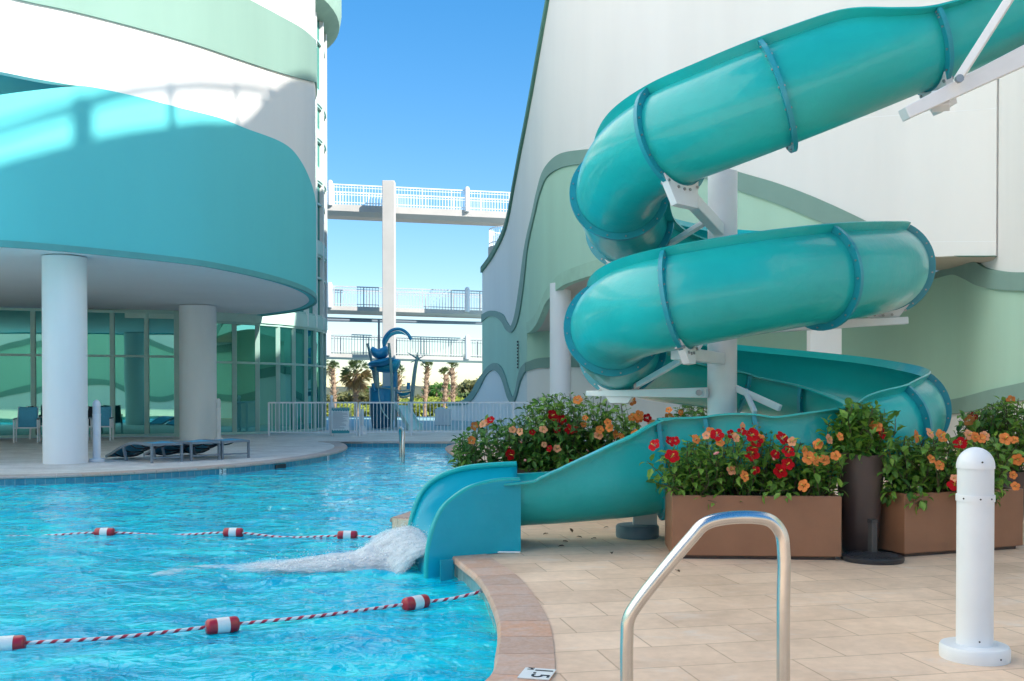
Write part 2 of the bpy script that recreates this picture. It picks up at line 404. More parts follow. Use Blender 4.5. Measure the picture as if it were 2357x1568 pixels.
class Plan:
    """a vertical wall over a plan curve; side = +1 puts its outer face on the left of the curve direction"""
    def __init__(s, pts, n=10, side=1):
        s.p = [np.array(q[:2]) for q in cat([(q[0], q[1]) for q in pts], n)]
        s.s = [0.0]
        for a, b in zip(s.p, s.p[1:]): s.s.append(s.s[-1] + float(np.linalg.norm(b - a)))
        s.n = []
        for i in range(len(s.p)):
            t = s.p[min(i + 1, len(s.p) - 1)] - s.p[max(i - 1, 0)]; t = t / np.linalg.norm(t)
            s.n.append(np.array((-t[1], t[0])) * side)
    def hit(s, px, py):
        r = ray(px, py); best = None
        for i in range(len(s.p) - 1):
            a, b = s.p[i], s.p[i + 1]; e = b - a
            den = r.x * e[1] - r.y * e[0]
            if abs(den) < 1e-9: continue
            t = (a[0] * e[1] - a[1] * e[0]) / den
            u = (a[0] * r.y - a[1] * r.x) / den
            if t > 0 and -1e-6 <= u <= 1 + 1e-6 and (best is None or t < best[0]):
                best = (t, s.s[i] + u * (s.s[i + 1] - s.s[i]), H + t * r.z)
        return best
    def xy(s, ss, off=0.0):
        i = min(max(np.searchsorted(s.s, ss) - 1, 0), len(s.p) - 2)
        u = (ss - s.s[i]) / (s.s[i + 1] - s.s[i])
        p = s.p[i] * (1 - u) + s.p[i + 1] * u; n = s.n[i] * (1 - u) + s.n[i + 1] * u; n = n / np.linalg.norm(n)
        return p + n * off
    def line(s, pts, n=6):
        h = [s.hit(*q) for q in cat(pts, n)]; h = sorted((q[1], q[2]) for q in h if q)
        S = [q[0] for q in h]; Z = [q[1] for q in h]
        return lambda x: float(np.interp(x, S, Z))
    def strip(s, lo, hi, s0=None, s1=None, off=0.0, th=0.2, ds=0.12):
        s0 = s.s[0] if s0 is None else s0; s1 = s.s[-1] if s1 is None else s1
        n = max(2, int((s1 - s0) / ds)); m = MB(); prev = None
        L = lo if callable(lo) else (lambda x: lo); U = hi if callable(hi) else (lambda x: hi)
        for k in range(n + 1):
            ss = s0 + (s1 - s0) * k / n; a = L(ss); b = U(ss)
            if b - a < 0.004: prev = None; continue
            f = s.xy(ss, off); g = s.xy(ss, off - th)
            i = len(m.v); m.v += [Vector((*f, a)), Vector((*f, b)), Vector((*g, b)), Vector((*g, a))]
            if prev is None: m.f.append((i, i + 1, i + 2, i + 3))
            else:
                for q in range(4): m.f.append((prev + q, prev + (q + 1) % 4, i + (q + 1) % 4, i + q))
            prev = i
            last = i
        m.f.append((last, last + 1, last + 2, last + 3))
        return m

# ================================================================== GROUND, DECKS, POOL
WZ = -0.15
m = MB(); m.add([(-2500, -600, -0.9), (2500, -600, -0.9), (2500, 4000, -0.9), (-2500, 4000, -0.9)], [(0, 1, 2, 3)])
tag(m.build('ground', SAND), 'sandy open ground beyond the pool deck', kind='structure')

# pool edge, measured on the photograph, as points on the deck plane
left_edge = [Vector((-30, 10.5, 0)), Vector((-16, 14.6, 0))] + [gz(*q) for q in
    ((0, 1097), (200, 1091.5), (400, 1081), (545, 1071), (690, 1055), (760, 1043), (790, 1034.5), (797, 1027), (783, 1019.5), (755, 1016))]
far_edge = [gz(760, 1017.5), gz(900, 1017.5), gz(1062, 1018)]
right_edge = [Vector((-1.42, 27.4, 0)), Vector((-1.62, 26.2, 0)), Vector((-1.66, 25.2, 0)), gz(1036, 1040), Vector((-0.9, 19.5, 0)), Vector((-0.72, 16, 0)), Vector((-0.8, 13, 0)), Vector((-1.1, 11.4, 0)), gz(903, 1193)]
slot = [Vector((-0.8, 10.25, 0)), Vector((-0.1, 9.6, 0)), Vector((-0.1, 8.6, 0))]
near_edge = [gz(1041, 1277)] + [gz(*q) for q in ((1072, 1302), (1107, 1331), (1140, 1385), (1157, 1440), (1154, 1496), (1126, 1569))] + [Vector((-0.62, 3.75, 0)), Vector((-1.6, 3.1, 0)), Vector((-4, 2.6, 0)), Vector((-12, 2.2, 0)), Vector((-30, 2.0, 0))]
def c3(pts, n): return [Vector(p) for p in cat(pts, n)]
LE = c3(left_edge, 8); RE = c3(right_edge, 6); NE = c3(near_edge, 8); FE = c3(far_edge, 4)

def deck(name, poly, mat, label):
    m = MB(); top = [Vector((p.x, p.y, 0)) for p in poly]; n = len(top)
    m.add(top + [Vector((p.x, p.y, -0.85)) for p in top], [tuple(range(n))] + [(i, (i + 1) % n, n + (i + 1) % n, n + i) for i in range(n)])
    return tag(m.build(name, mat), label, kind='structure')
deck('patio', LE + FE + [Vector((-1.4, 28.2, 0)), Vector((40, 28.2, 0)), Vector((40, 37.6, 0)), Vector((-60, 37.6, 0)), Vector((-60, 10.0, 0))], PATIO, 'pale paved patio along the far side of the pool')
deck('pool_deck', [Vector((-1.4, 28.19, 0))] + RE + slot + NE + [Vector((-30, -30, 0)), Vector((40, -30, 0)), Vector((40, 28.19, 0))], PAVER, 'tan paver deck on the near and right side of the pool')
m = MB(); m.add([(-60, 37.65, -0.01), (40, 37.65, -0.01), (40, 62, -0.01), (-60, 62, -0.01), (-60, 37.65, -.9), (40, 37.65, -.9), (40, 62, -.9), (-60, 62, -.9)], [(0, 1, 2, 3), (0, 1, 5, 4), (2, 3, 7, 6), (1, 2, 6, 5), (3, 0, 4, 7)])
tag(m.build('splash_pad', PADM), 'smooth pale teal splash pad surface behind the fence', kind='structure')

def edge_normal(pts, i):
    t = (pts[min(i + 1, len(pts) - 1)] - pts[max(i - 1, 0)]).normalized(); return Vector((-t.y, t.x, 0))
def coping(name, pts, mat, wd, inward, label, stone=0.42, th=0.055):
    """stones laid along the edge; inward=+1 when the deck lies left of the direction of travel"""
    m = MB(); acc = 0; i = 0
    S = [0]
    for a, b in zip(pts, pts[1:]): S.append(S[-1] + (b - a).length)
    def P(s, off, z):
        k = min(max(np.searchsorted(S, s) - 1, 0), len(pts) - 2); u = (s - S[k]) / max(1e-6, S[k + 1] - S[k])
        p = pts[k].lerp(pts[k + 1], u); n = (edge_normal(pts, k) * (1 - u) + edge_normal(pts, k + 1) * u).normalized() * inward
        q = p + n * off; return Vector((q.x, q.y, z))
    s = 0.0; L = S[-1]
    while s < L - 0.05:
        e = min(L, s + stone * rnd.uniform(0.92, 1.08)); a = s + 0.003; b = e - 0.003; rows = []
        for k in range(4):
            q = a + (b - a) * k / 3
            rows.append([P(q, -0.025, -th + 0.012), P(q, -0.032, -0.03), P(q, -0.026, -0.008), P(q, -0.012, 0.008), P(q, wd, 0.008), P(q, wd, -th + 0.012)])
        m.grid(rows, close=True); n = len(m.v); m.f += [tuple(range(n - 24, n - 18)), tuple(range(n - 6, n))]
        s = e
    return tag(m.build(name, mat), label, kind='structure')
coping('coping', LE[8:], COPING2, 0.30, 1, 'pink stone rim of the far patio')
coping('coping', FE, COPING2, 0.30, 1, 'pink stone rim below the pool fence')
coping('coping', RE, COPING, 0.30, 1, 'pink stone rim beside the hibiscus')
coping('coping', NE[:58], COPING, 0.27, 1, 'pink and orange stone rim curving along the near deck', stone=0.36)
def tile_wall(name, pts, mat, label):
    me_v = []; uv = []; s = 0; f = []
    for i, p in enumerate(pts):
        if i: s += (p - pts[i - 1]).length
        n = edge_normal(pts, i) * -0.006
        me_v += [(p.x + n.x, p.y + n.y, -0.045), (p.x + n.x, p.y + n.y, -0.75)]; uv += [(s, 0.105), (s, -0.6)]
    for i in range(len(pts) - 1): f.append((2 * i, 2 * i + 1, 2 * i + 3, 2 * i + 2))
    me = bpy.data.meshes.new(name); me.from_pydata(me_v, [], f); me.materials.append(mat)
    u = me.uv_layers.new(name='UVMap')
    for l in me.loops: u.data[l.index].uv = uv[l.vertex_index]
    o = bpy.data.objects.new(name, me); COL.objects.link(o); ORG[name] = Vector(); return tag(o, label, kind='structure')
tile_wall('pool_wall', LE, TILE, 'blue tiled pool wall below the patio')
tile_wall('pool_wall', FE, TILE, 'blue tiled pool wall below the fence')
tile_wall('pool_wall', RE, TILE2, 'tiled pool wall beside the hibiscus')
tile_wall('pool_wall', slot[:2] + slot[2:] , TILE2, 'tiled pool wall under the slide end')
tile_wall('pool_wall', NE, TILE2, 'sage tiled pool wall below the near rim')

# water: real ripples on a grid that grows coarser with distance
def water():
    ys = [2.0]
    while ys[-1] < 29.5: ys.append(ys[-1] * 1.0085)
    nx = 300; V = []; F = []
    for y in ys:
        xl, xr = -0.62 * y - 1.0, min(0.62 * y, 1.0)
        for k in range(nx + 1):
            x = xl + (xr - xl) * k / nx
            q = Vector((x * 0.9 + 0.2 * y, y * 1.5, 0))
            z = 0.028 * noise.noise(q * 1.3) + 0.027 * noise.noise(Vector((x * 2.6 - y, y * 4.0, 3))) + 0.008 * noise.noise(Vector((x * 8, y * 9 + x, 7)))
            dd = math.hypot(x + 1.6, (y - 8.3) * 1.3)               # churned where the slide pours in
            z += 0.03 * math.exp(-dd * dd / 1.6) * noise.noise(Vector((x * 6, y * 7, 11)))
            amp = 1.0 if y < 12 else max(0.45, 12 / y)
            V.append((x, y, WZ + z * amp))
    n = nx + 1
    for i in range(len(ys) - 1):
        for k in range(nx): F.append((i * n + k, i * n + k + 1, (i + 1) * n + k + 1, (i + 1) * n + k))
    me = bpy.data.meshes.new('water'); me.from_pydata(V, [], F); me.materials.append(WATER)
    me.polygons.foreach_set('use_smooth', [True] * len(F))
    o = bpy.data.objects.new('water', me); COL.objects.link(o); tag(o, 'rippled turquoise pool water', kind='structure')
water()
m = MB(); m.add([(-40, 1, WZ - 0.07), (1.2, 1, WZ - 0.07), (1.2, 29.5, WZ - 0.07), (-40, 29.5, WZ - 0.07)], [(0, 1, 2, 3)])
tag(m.build('water_depth', WATER), 'deeper pool water', kind='structure')

# ================================================================== LEFT BUILDING
SOF = 4.0
fas = [(-520, 545), (-250, 552), (0, 565), (100, 572), (200, 581), (300, 591), (450, 608), (540, 624), (620, 642), (680, 660), (715, 676), (727, 690)]
fp = [gz(px, py, SOF) for px, py in fas] + [gz(722, 700, SOF), gz(690, 714, SOF), gz(640, 722, SOF), gz(560, 730, SOF)]
fp = [Vector(q) for q in ((-30, -48, 0), (-33, -32, 0), (-33.5, -16, 0), (-30, 0, 0), (-24, 9, 0), (-17, 13.6, 0))] + fp[1:] + [Vector((-14, 36, 0))]  # unseen sweep behind the camera, added so its sunlit wall fills the court
LP = Plan(fp, 8, side=-1)
hotel = thing('hotel_building', (-12, 30, 0), 'curved white tower with sea green wave bands above two fat columns and glass', 'building')
e1 = LP.line([(571, 0), (639, 36), (695, 68), (735, 101)]); 
p_e1 = [(-100, -330), (300, -140), (571, 0), (639, 36), (695, 68), (729, 98)]
p_e2 = [(-100, -40), (38, 0), (150, 24), (244, 47), (338, 72), (451, 105), (564, 143), (639, 167), (700, 184), (729, 191)]
p_e3 = [(-100, 150), (0, 165), (75, 180), (177, 197), (203, 199), (301, 219), (413, 248), (507, 272), (564, 295), (639, 323), (669, 342), (695, 376), (714, 417), (725, 458), (729, 500)]
p_e3b = [(-100, 236), (0, 219), (75, 209), (150, 201), (196, 199), (203, 199.5), (301, 219.5), (413, 248.5), (507, 272.5), (564, 295.5), (639, 323.5), (669, 342.5), (695, 376.5), (714, 417.5), (725, 458.5), (729, 500.5)]
E1, E2, E3, E3b = LP.line(p_e1), LP.line(p_e2), LP.line(p_e3), LP.line(p_e3b)
TOP = 72.0  # raised far out of view so the sunlit tower bounces light down
LP.strip(E1, TOP).build('white_band', WHITE, hotel, smooth=True)
LP.strip(E2, E1, off=0.05, th=0.25).build('green_band', GREEN2, hotel, smooth=True)
LP.strip(E3, E2).build('white_band', WHITE, hotel, smooth=True)
LP.strip(SOF, E3b, off=0.012).build('green_band', TEAL, hotel, smooth=True)
LP.strip(SOF - 0.03, SOF + 0.09, off=0.035, th=0.06).build('drip_edge', pm('drip_edge_paint', (0.10, 0.38, 0.38), 0.6), hotel, smooth=True)
LP.strip(lambda s: E3b(s) - 0.25, lambda s: E3(s) + 0.25, s1=LP.hit(215, 200)[1], off=-1.0, th=0.1).build('recessed_wall', TEAL, hotel, smooth=True)
# soffit and roof slabs inside the curve
def slab(pl, z0, z1, extra, off=-0.12):
    poly = [Vector((*pl.xy(s, off), z0)) for s in np.linspace(0, pl.s[-1], 90)] + [Vector((x, y, z0)) for x, y in extra]
    return MB().prism(poly, (0, 0, z1 - z0))
slab(LP, SOF + 0.02, SOF + 0.25, [(-60, 36), (-60, -48)]).build('soffit', SOFFIT, hotel)
slab(LP, TOP - .3, TOP, [(-60, 36), (-60, -48)]).build('roof', WHITE, hotel)
# round columns
for px, d, r in ((150, 19.4, 0.405), (456, 30.0, 0.54)):
    c = at(px, 910, d); MB().lathe([(r, 0.0), (r, SOF)], (c.x, c.y, 0), 48).build('column', COLUMN, hotel, smooth=True)
# ground-floor glazing: one bay = one window with its pane
def glazing(pl, bays, z0, zt, z1, parent, mw=0.07, name='window', two=True):
    for a, b in zip(bays, bays[1:]):
        f = MB(); n = max(1, int((b - a) / 0.45))
        def seg(s0, s1, za, zb, off, dep):
            for k in range(n):
                u, v = s0 + (s1 - s0) * k / n, s0 + (s1 - s0) * (k + 1) / n
                p, q = pl.xy(u, off), pl.xy(v, off)
                f.bar((*p, (za + zb) / 2), (*q, (za + zb) / 2), dep, zb - za)
        p = pl.xy(a, 0.0); f.bar((*p, z0), (*p, z1), mw, 0.14)
        seg(a, b, z0, z0 + 0.08, 0, 0.12); seg(a, b, z1 - 0.08, z1, 0, 0.12)
        if two: seg(a, b, zt - 0.035, zt + 0.035, 0, 0.11)
        fr = f.build(name, MULL, parent)
        g = MB(); rows = [[Vector((*pl.xy(a + (b - a) * k / n, -0.03), z)) for z in (z0 + .02, z1 - .02)] for k in range(n + 1)]
        g.grid(rows); g.build('pane', GLASS, fr, smooth=True)
ga, gb, gc = at(-330, 910, 28.9), at(0, 910, 30.2), at(411, 910, 31.8)
GP = Plan([ga, gb, gc], 6, side=-1)
bx = [GP.hit(px, 910)[1] for px in (-300, -190, -90, -20, 77, 180, 259, 338, 410)]
glazing(GP, bx, 0.02, 2.55, SOF - 0.02, hotel)
p = GP.xy(GP.s[-1] - 0.02, 0); MB().bar((*p, 0), (*p, SOF), 0.12, 0.2).build('corner_post', MULL, hotel)
q = at(470, 910, 33.5); MB().bar((*p, SOF / 2), (q.x, q.y, SOF / 2), 0.15, SOF).build('return_wall', WHITE, hotel)
# round glass tower behind
TC = Vector((-13.2, 37.4)); TR = 6.05
def ring_pts(r, a0=-150, a1=60, n=60): return [Vector((TC.x + r * math.cos(R_(a)), TC.y + r * math.sin(R_(a)), 0)) for a in np.linspace(a0, a1, n)]
TP = Plan(ring_pts(TR), 2, side=-1)
bays = [TP.hit(px, 910)[1] for px in (490, 540, 593, 640, 676, 704, 724)]
step = 1.25; s = bays[-1] + 0.9
while s < TP.s[-1] - 1: bays.append(s); s += step
glazing(TP, bays, 0.02, 2.4, 3.75, hotel)
vis = [b for b in bays if b > bays[2]]
for z0, z1 in ((3.75, 4.2), (6.5, 6.95), (9.2, 9.65), (10.75, 11.05), (12.0, 12.5)):
    TP.strip(z0, z1, off=0.10, th=0.4, ds=0.3).build('ring_band', pm('ring_band_paint', (0.52, 0.72, 0.64), 0.7), hotel, smooth=True)
for z0, z1 in ((4.2, 6.5), (6.95, 9.2), (9.65, 10.75), (11.05, 12.0), (12.5, 15.6)):
    glazing(TP, vis[::1], z0, (z0 + z1) / 2 + 0.3, z1, hotel, mw=0.09, two=(z1 - z0) > 1.5)
for s in vis[2:6]:
    p = TP.xy(s, 0.02); MB().bar((*p, 3.8), (*p, 15.6), 0.14, 0.18).build('mullion_fin', pm('white_fin', (0.78, 0.80, 0.76), 0.6), hotel)
MB().lathe([(0.2, 15.2), (TR + 0.2, 15.25), (TR + 0.6, 15.5), (TR + 0.68, 15.9), (TR + 0.68, 17.2), (0.2, 17.2)], (TC.x, TC.y, 0), 72).build('balcony', pm('balcony_green', (0.30, 0.45, 0.36), 0.8), hotel, smooth=True)

# ================================================================== RIGHT BUILDING
aq = thing('water_park_building', (6, 30, 0), 'large curved white and pale green building with wavy grey green trim behind the slide', 'building')
RP = Plan([at(px, 910, d) for px, d in ((1030, 53), (1075, 51.5), (1110, 50), (1150, 46), (1190, 41), (1225, 36.5), (1255, 33.3), (1310, 30.8), (1400, 28.8), (1600, 26.3), (1900, 23.5), (2290, 20.6))], 14, side=1)
if RP.n[0][0] > 0: RP.n = [-n for n in RP.n]
sA = RP.hit(1110, 800)[1]
S_ = lambda px: RP.hit(px, 800)[1]
roof = RP.line([(1110, 617), (1125, 597), (1140, 573), (1165, 518), (1185, 419), (1198, 350), (1211, 284), (1224, 215), (1236, 148), (1249, 74), (1262, 0), (1274, -70), (1290, -160), (1330, -300), (1500, -480), (1800, -560), (2280, -620)])
t1u = RP.line([(1109, 725), (1127, 716), (1144, 717), (1160, 725), (1168, 740), (1177, 751), (1184, 736), (1190, 709), (1199, 648), (1208, 580), (1215, 542), (1225, 501), (1238, 442), (1252, 395), (1270, 370), (1293, 354), (1356, 344), (1450, 338), (1560, 352), (1705, 397), (1790, 422), (1880, 456), (2010, 517), (2100, 568), (2139, 589), (2200, 589), (2288, 589)])
t1l = RP.line([(1109, 742), (1127, 729), (1144, 731), (1157, 742), (1166, 758), (1177, 766), (1186, 757), (1195, 733), (1206, 665), (1211, 620), (1217, 567), (1234, 489), (1246, 442), (1262, 407), (1293, 387), (1332, 379), (1450, 372), (1560, 392), (1705, 441), (1790, 470), (1890, 512), (1990, 555), (2050, 585), (2139, 590), (2200, 590), (2288, 590)])
t2u = RP.line([(1030, 930), (1038, 929), (1065, 922), (1082, 908), (1100, 877), (1113, 859), (1127, 842), (1140, 836), (1153, 842), (1164, 864), (1173, 894), (1182, 914), (1188, 903), (1195, 868), (1201, 848), (1212, 835)])
t2l = RP.line([(1030, 935), (1038, 934), (1074, 931), (1089, 919), (1107, 890), (1122, 862), (1138, 852), (1150, 860), (1160, 881), (1172, 919), (1182, 930), (1190, 914), (1199, 880), (1206, 864), (1212, 855)])
eb = RP.line([(1213, 768), (1222, 764), (1235, 748), (1247, 722), (1258, 697), (1290, 662), (1330, 645), (1390, 628), (1500, 612), (1700, 600), (1900, 594), (2145, 590), (2288, 590)])
sB = S_(1213)
ebx = lambda s: eb(s) if s > sB else 0.0
RP.strip(t1u, roof, s0=sA).build('white_wall', WHITE, aq, smooth=True)
RP.strip(lambda s: max(t1l(s), ebx(s)), t1u, s0=sA, off=0.06, th=0.26).build('wave_trim', TRIM, aq, smooth=True)
RP.strip(lambda s: ebx(s) if s > sB else t2u(s), t1l, s0=sA, off=0.004).build('green_wall', GREEN, aq, smooth=True)
RP.strip(eb, lambda s: min(eb(s) + 0.42, t1l(s)), s0=sB, off=0.03, th=0.1).build('green_lip', pm('green_lip_paint', (0.40, 0.62, 0.48), 0.8), aq, smooth=True)
RP.strip(t2l, t2u, s1=sB, off=0.07, th=0.27).build('wave_trim', TRIM, aq, smooth=True)
RP.strip(-0.02, t2l, s1=sB).build('white_base', WHITE, aq, smooth=True)
RP.strip(lambda s: roof(s) - 0.24, lambda s: roof(s) + 0.04, s0=sA, off=0.10, th=0.5).build('roof_trim', DTRIM, aq, smooth=True)
p = RP.xy(sA, 0)
j1 = RP.line([(2000, 563), (2145, 557), (2288, 556)]); RP.strip(lambda s: j1(s) - 0.006, lambda s: j1(s) + 0.006, s0=S_(2060), off=0.003, th=0.01).build('control_joint', SOFFIT, aq)
j2 = RP.line([(1310, 352), (1400, 318), (1500, 300), (1700, 290), (2288, 250)]); RP.strip(lambda s: j2(s) - 0.006, lambda s: j2(s) + 0.006, s0=S_(1315), off=0.003, th=0.01).build('control_joint', SOFFIT, aq)
# recessed lower wall under the overhang
q0 = RP.xy(sB, 0)
LPt = [Vector((q0[0], q0[1], 0))] + [at(px, 910, d) for px, d in ((1264, 37.6), (1370, 36), (1700, 31.5), (2000, 28), (2150, 26.2), (2205, 24.9), (2240, 23.2), (2290, 20.8), (2357, 18.6), (2450, 16.4), (2600, 13.5))]
LW = Plan(LPt, 12, side=1)
if LW.n[0][1] > 0 and LW.n[0][0] > 0: LW.n = [-n for n in LW.n]
l2u = LW.line([(1214, 834), (1235, 826), (1263, 823), (1370, 821), (1600, 850), (1900, 900), (2100, 925), (2199, 919), (2283, 898), (2357, 882), (2500, 850)])
l2l = LW.line([(1214, 855), (1237, 848), (1263, 847), (1370, 847), (1600, 880), (1900, 935), (2100, 960), (2228, 949), (2269, 941), (2357, 922), (2500, 890)])
sR = LW.hit(2262, 700)[1]; sE = LW.hit(2283, 700)[1]
EBM = 4.6
r1u = LW.line([(2100, 637), (2144, 629), (2210, 612), (2250, 603), (2265, 612), (2274, 617), (2296, 622), (2324, 626), (2357, 627), (2500, 622)])
r1l = LW.line([(2100, 650), (2139, 645), (2196, 632), (2225, 642), (2255, 657), (2310, 667), (2357, 669), (2500, 668)])
sT = LW.hit(2060, 700)[1]
LW.strip(l2u, lambda s: min(r1l(s), 9) if s > sT else r1l(sT) + 0.3).build('green_wall', GREEN, aq, smooth=True)
LW.strip(l2l, l2u, off=0.07, th=0.27).build('wave_trim', TRIM, aq, smooth=True)
LW.strip(-0.02, l2l).build('white_base', WHITE, aq, smooth=True)
LW.strip(r1l, r1u, s0=sT, off=0.07, th=0.27).build('wave_trim', TRIM, aq, smooth=True)
LW.strip(r1u, 12.5, s0=LW.hit(2258, 700)[1]).build('white_wall', WHITE, aq, smooth=True)
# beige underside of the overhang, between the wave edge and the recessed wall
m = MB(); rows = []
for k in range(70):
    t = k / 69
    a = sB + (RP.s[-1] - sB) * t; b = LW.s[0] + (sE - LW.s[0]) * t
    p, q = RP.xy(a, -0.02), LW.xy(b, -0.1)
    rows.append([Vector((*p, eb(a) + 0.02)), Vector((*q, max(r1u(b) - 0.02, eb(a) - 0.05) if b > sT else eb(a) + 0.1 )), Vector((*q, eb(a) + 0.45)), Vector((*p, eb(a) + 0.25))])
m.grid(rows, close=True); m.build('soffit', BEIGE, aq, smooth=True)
# columns under the overhang, service door
c = at(1290, 910, 32.2); MB().lathe([(0.345, 0), (0.345, eb(S_(1290)) + 0.2)], (c.x, c.y, 0), 40).build('column', COLUMN, aq, smooth=True)
c = at(1896, 910, 25.4); MB().box((c.x, c.y, 2.35), (0.76, 0.6, 4.7), R_(-8)).build('column', COLUMN, aq)
h = LW.hit(1545, 905); p = LW.xy(h[1], 0.03); h2 = LW.hit(1606, 905); p2 = LW.xy(h2[1], 0.03)
dr = MB().bar((*p, 1.05), (*p2, 1.05), 0.08, 2.1).build('service_door', WMETAL, aq)
MB().bar((*LW.xy((h[1] + h2[1]) / 2, 0.075), 0.02), (*LW.xy((h[1] + h2[1]) / 2, 0.075), 2.08), 0.02, 0.012).build('door_gap', INK, dr)
for u in (0.25, 0.75):
    s = h[1] + (h2[1] - h[1]) * u; c = Vector((*LW.xy(s, 0.085), 1.45)); t = Vector((*(LW.xy(s + .1) - LW.xy(s - .1)), 0)).normalized() * 0.13
    MB().prism([c - t, c - Vector((0, 0, .16)), c + t, c + Vector((0, 0, .16))], Vector((*LW.xy(s, 0.1), 0)) - Vector((*LW.xy(s, 0.085), 0))).build('hazard_diamond', pm('sign_red', (0.55, 0.12, 0.06), 0.5), dr)
# rounded balcony peeping out behind the wave
c = at(1185, 910, 53)
MB().lathe([(0.1, 8.55), (1.35, 8.55), (1.42, 8.7), (1.42, 9.15), (0.1, 9.15)], (c.x, c.y, 0), 40).build('balcony', pm('balcony_grey', (0.40, 0.42, 0.41), 0.8), aq, smooth=True)
m = MB()
for z in (9.35, 10.1): m.tube([(c.x + 1.36 * math.cos(R_(a)), c.y + 1.36 * math.sin(R_(a)), z) for a in range(90, 320, 10)], 0.03, 6)
for a in range(90, 320, 6): m.bar((c.x + 1.36 * math.cos(R_(a)), c.y + 1.36 * math.sin(R_(a)), 9.15), (c.x + 1.36 * math.cos(R_(a)), c.y + 1.36 * math.sin(R_(a)), 10.1), 0.025, 0.025)
m.build('balcony_railing', WMETAL, aq)
for i in range(4):   # louvre vents on the tapering green wedge
    h = RP.hit(1198, 842 + i * 0); 
m = MB(); h = RP.hit(1194, 800); p = RP.xy(h[1], 0.05)
for k in range(9): m.box((p[0], p[1], 3.05 + k * 0.13 - 0.6), (0.05, 0.22, 0.07))
m.build('vent_grille', DARK, aq)

# ================================================================== WING OF THE RESORT TO THE RIGHT (outside the frame; it shades the court)
wing = thing('resort_wing', (13, 0, 0), 'tall white resort wing with a curved roof terrace beside the slide court', 'building')
WX = 13.0
def cast(px, py):
    h = LP.hit(px, py)
    p = LP.xy(h[1]); t = (WX - p[0]) / SDIR.x
    return (p[1] + t * SDIR.y, h[2] + t * SDIR.z)
edge = [cast(*q) for q in ((-140, 425), (0, 372), (100, 345), (200, 320), (300, 300), (400, 286), (500, 279), (555, 276), (580, 258), (600, 236), (620, 213), (645, 191), (675, 176), (700, 174), (715, 180), (725, 192))]
y0, z0 = edge[0]; y1, z1 = edge[-1]
ec = [tuple(q) for q in cat(edge, 5)]
prof = [(y0 - 9, 0), (y0 - 9, z0 - 1.8), (y0 - 4, z0 - 1.0), (y0 - 2, z0 - 0.6)] + ec + [(y1 + 0.25, z1 - 1.2), (y1 + 0.5, z1 - 3.5), (19, z1 - 5), (25, z1 - 7), (25, 0)]
mid = 0.0
m = MB(); m.prism([(WX, y, z) for y, z in prof], (0.5, 0, 0)); m.build('wall', WHITE, wing)
m = MB(); ys_ = np.linspace(y0 - 8.9, 17, 60)
m.prism([(WX - 0.06, y, 6.0 + 2.2 * math.sin(y * 0.25)) for y in ys_] + [(WX - 0.06, y, 9.5 + 1.6 * math.sin(y * 0.25 + 0.8)) for y in ys_[::-1]], (0.055, 0, 0)); m.build('green_band', GREEN, wing)
# low pavilion across the far end of the deck, behind the camera
bk = thing('pavilion_building', (5, -41, 0), 'low white and green pavilion closing the deck behind the photographer', 'building')
BP = Plan([(-14, -44), (-4, -41), (6, -40), (18, -41), (30, -45)], 10, side=1)
wv = lambda b, a, f, p: (lambda s: b + a * math.sin(s * f + p))
BP.strip(0, wv(1.6, .8, .45, 0)).build('white_base', WHITE, bk); BP.strip(wv(1.6, .8, .45, 0), wv(2.2, .8, .45, 0), off=.06).build('wave_trim', TRIM, bk)
BP.strip(wv(2.2, .8, .45, 0), wv(6.0, 1.4, .3, 2)).build('green_wall', GREEN, bk); BP.strip(wv(6.0, 1.4, .3, 2), wv(6.6, 1.4, .3, 2), off=.06).build('wave_trim', TRIM, bk)
BP.strip(wv(6.6, 1.4, .3, 2), wv(11, 1.5, .2, 1)).build('white_wall', WHITE, bk)
def railz(pts, r):
    return [Vector((WX + 0.25, *q)) for q in cat([cast(*p) for p in pts], 6)]
m = MB(); m.tube(railz([(-140, 312), (0, 268), (60, 248), (150, 222), (200, 205), (250, 190), (300, 180), (400, 170), (500, 167), (570, 170), (640, 190)], 0), 0.07, 8)
m.tube(railz([(-140, 340), (0, 298), (60, 276), (150, 246), (200, 226), (250, 212), (300, 203), (400, 192), (500, 189), (570, 192), (625, 206)], 0), 0.05, 8)
m.build('roof_railing', WMETAL, wing)
for px, yb, yt, r in ((535, 276, 168, 0.06), (378, 290, 172, 0.085), (170, 326, 214, 0.20)):
    a, b = cast(px, yb), cast(px, yt); MB().tube([(WX + 0.25, a[0], a[1] - 0.5), (WX + 0.25, (a[0] + b[0]) / 2, (a[1] + b[1]) / 2), (WX + 0.25, b[0], b[1])], r, 8).build('railing_post', WMETAL, wing)

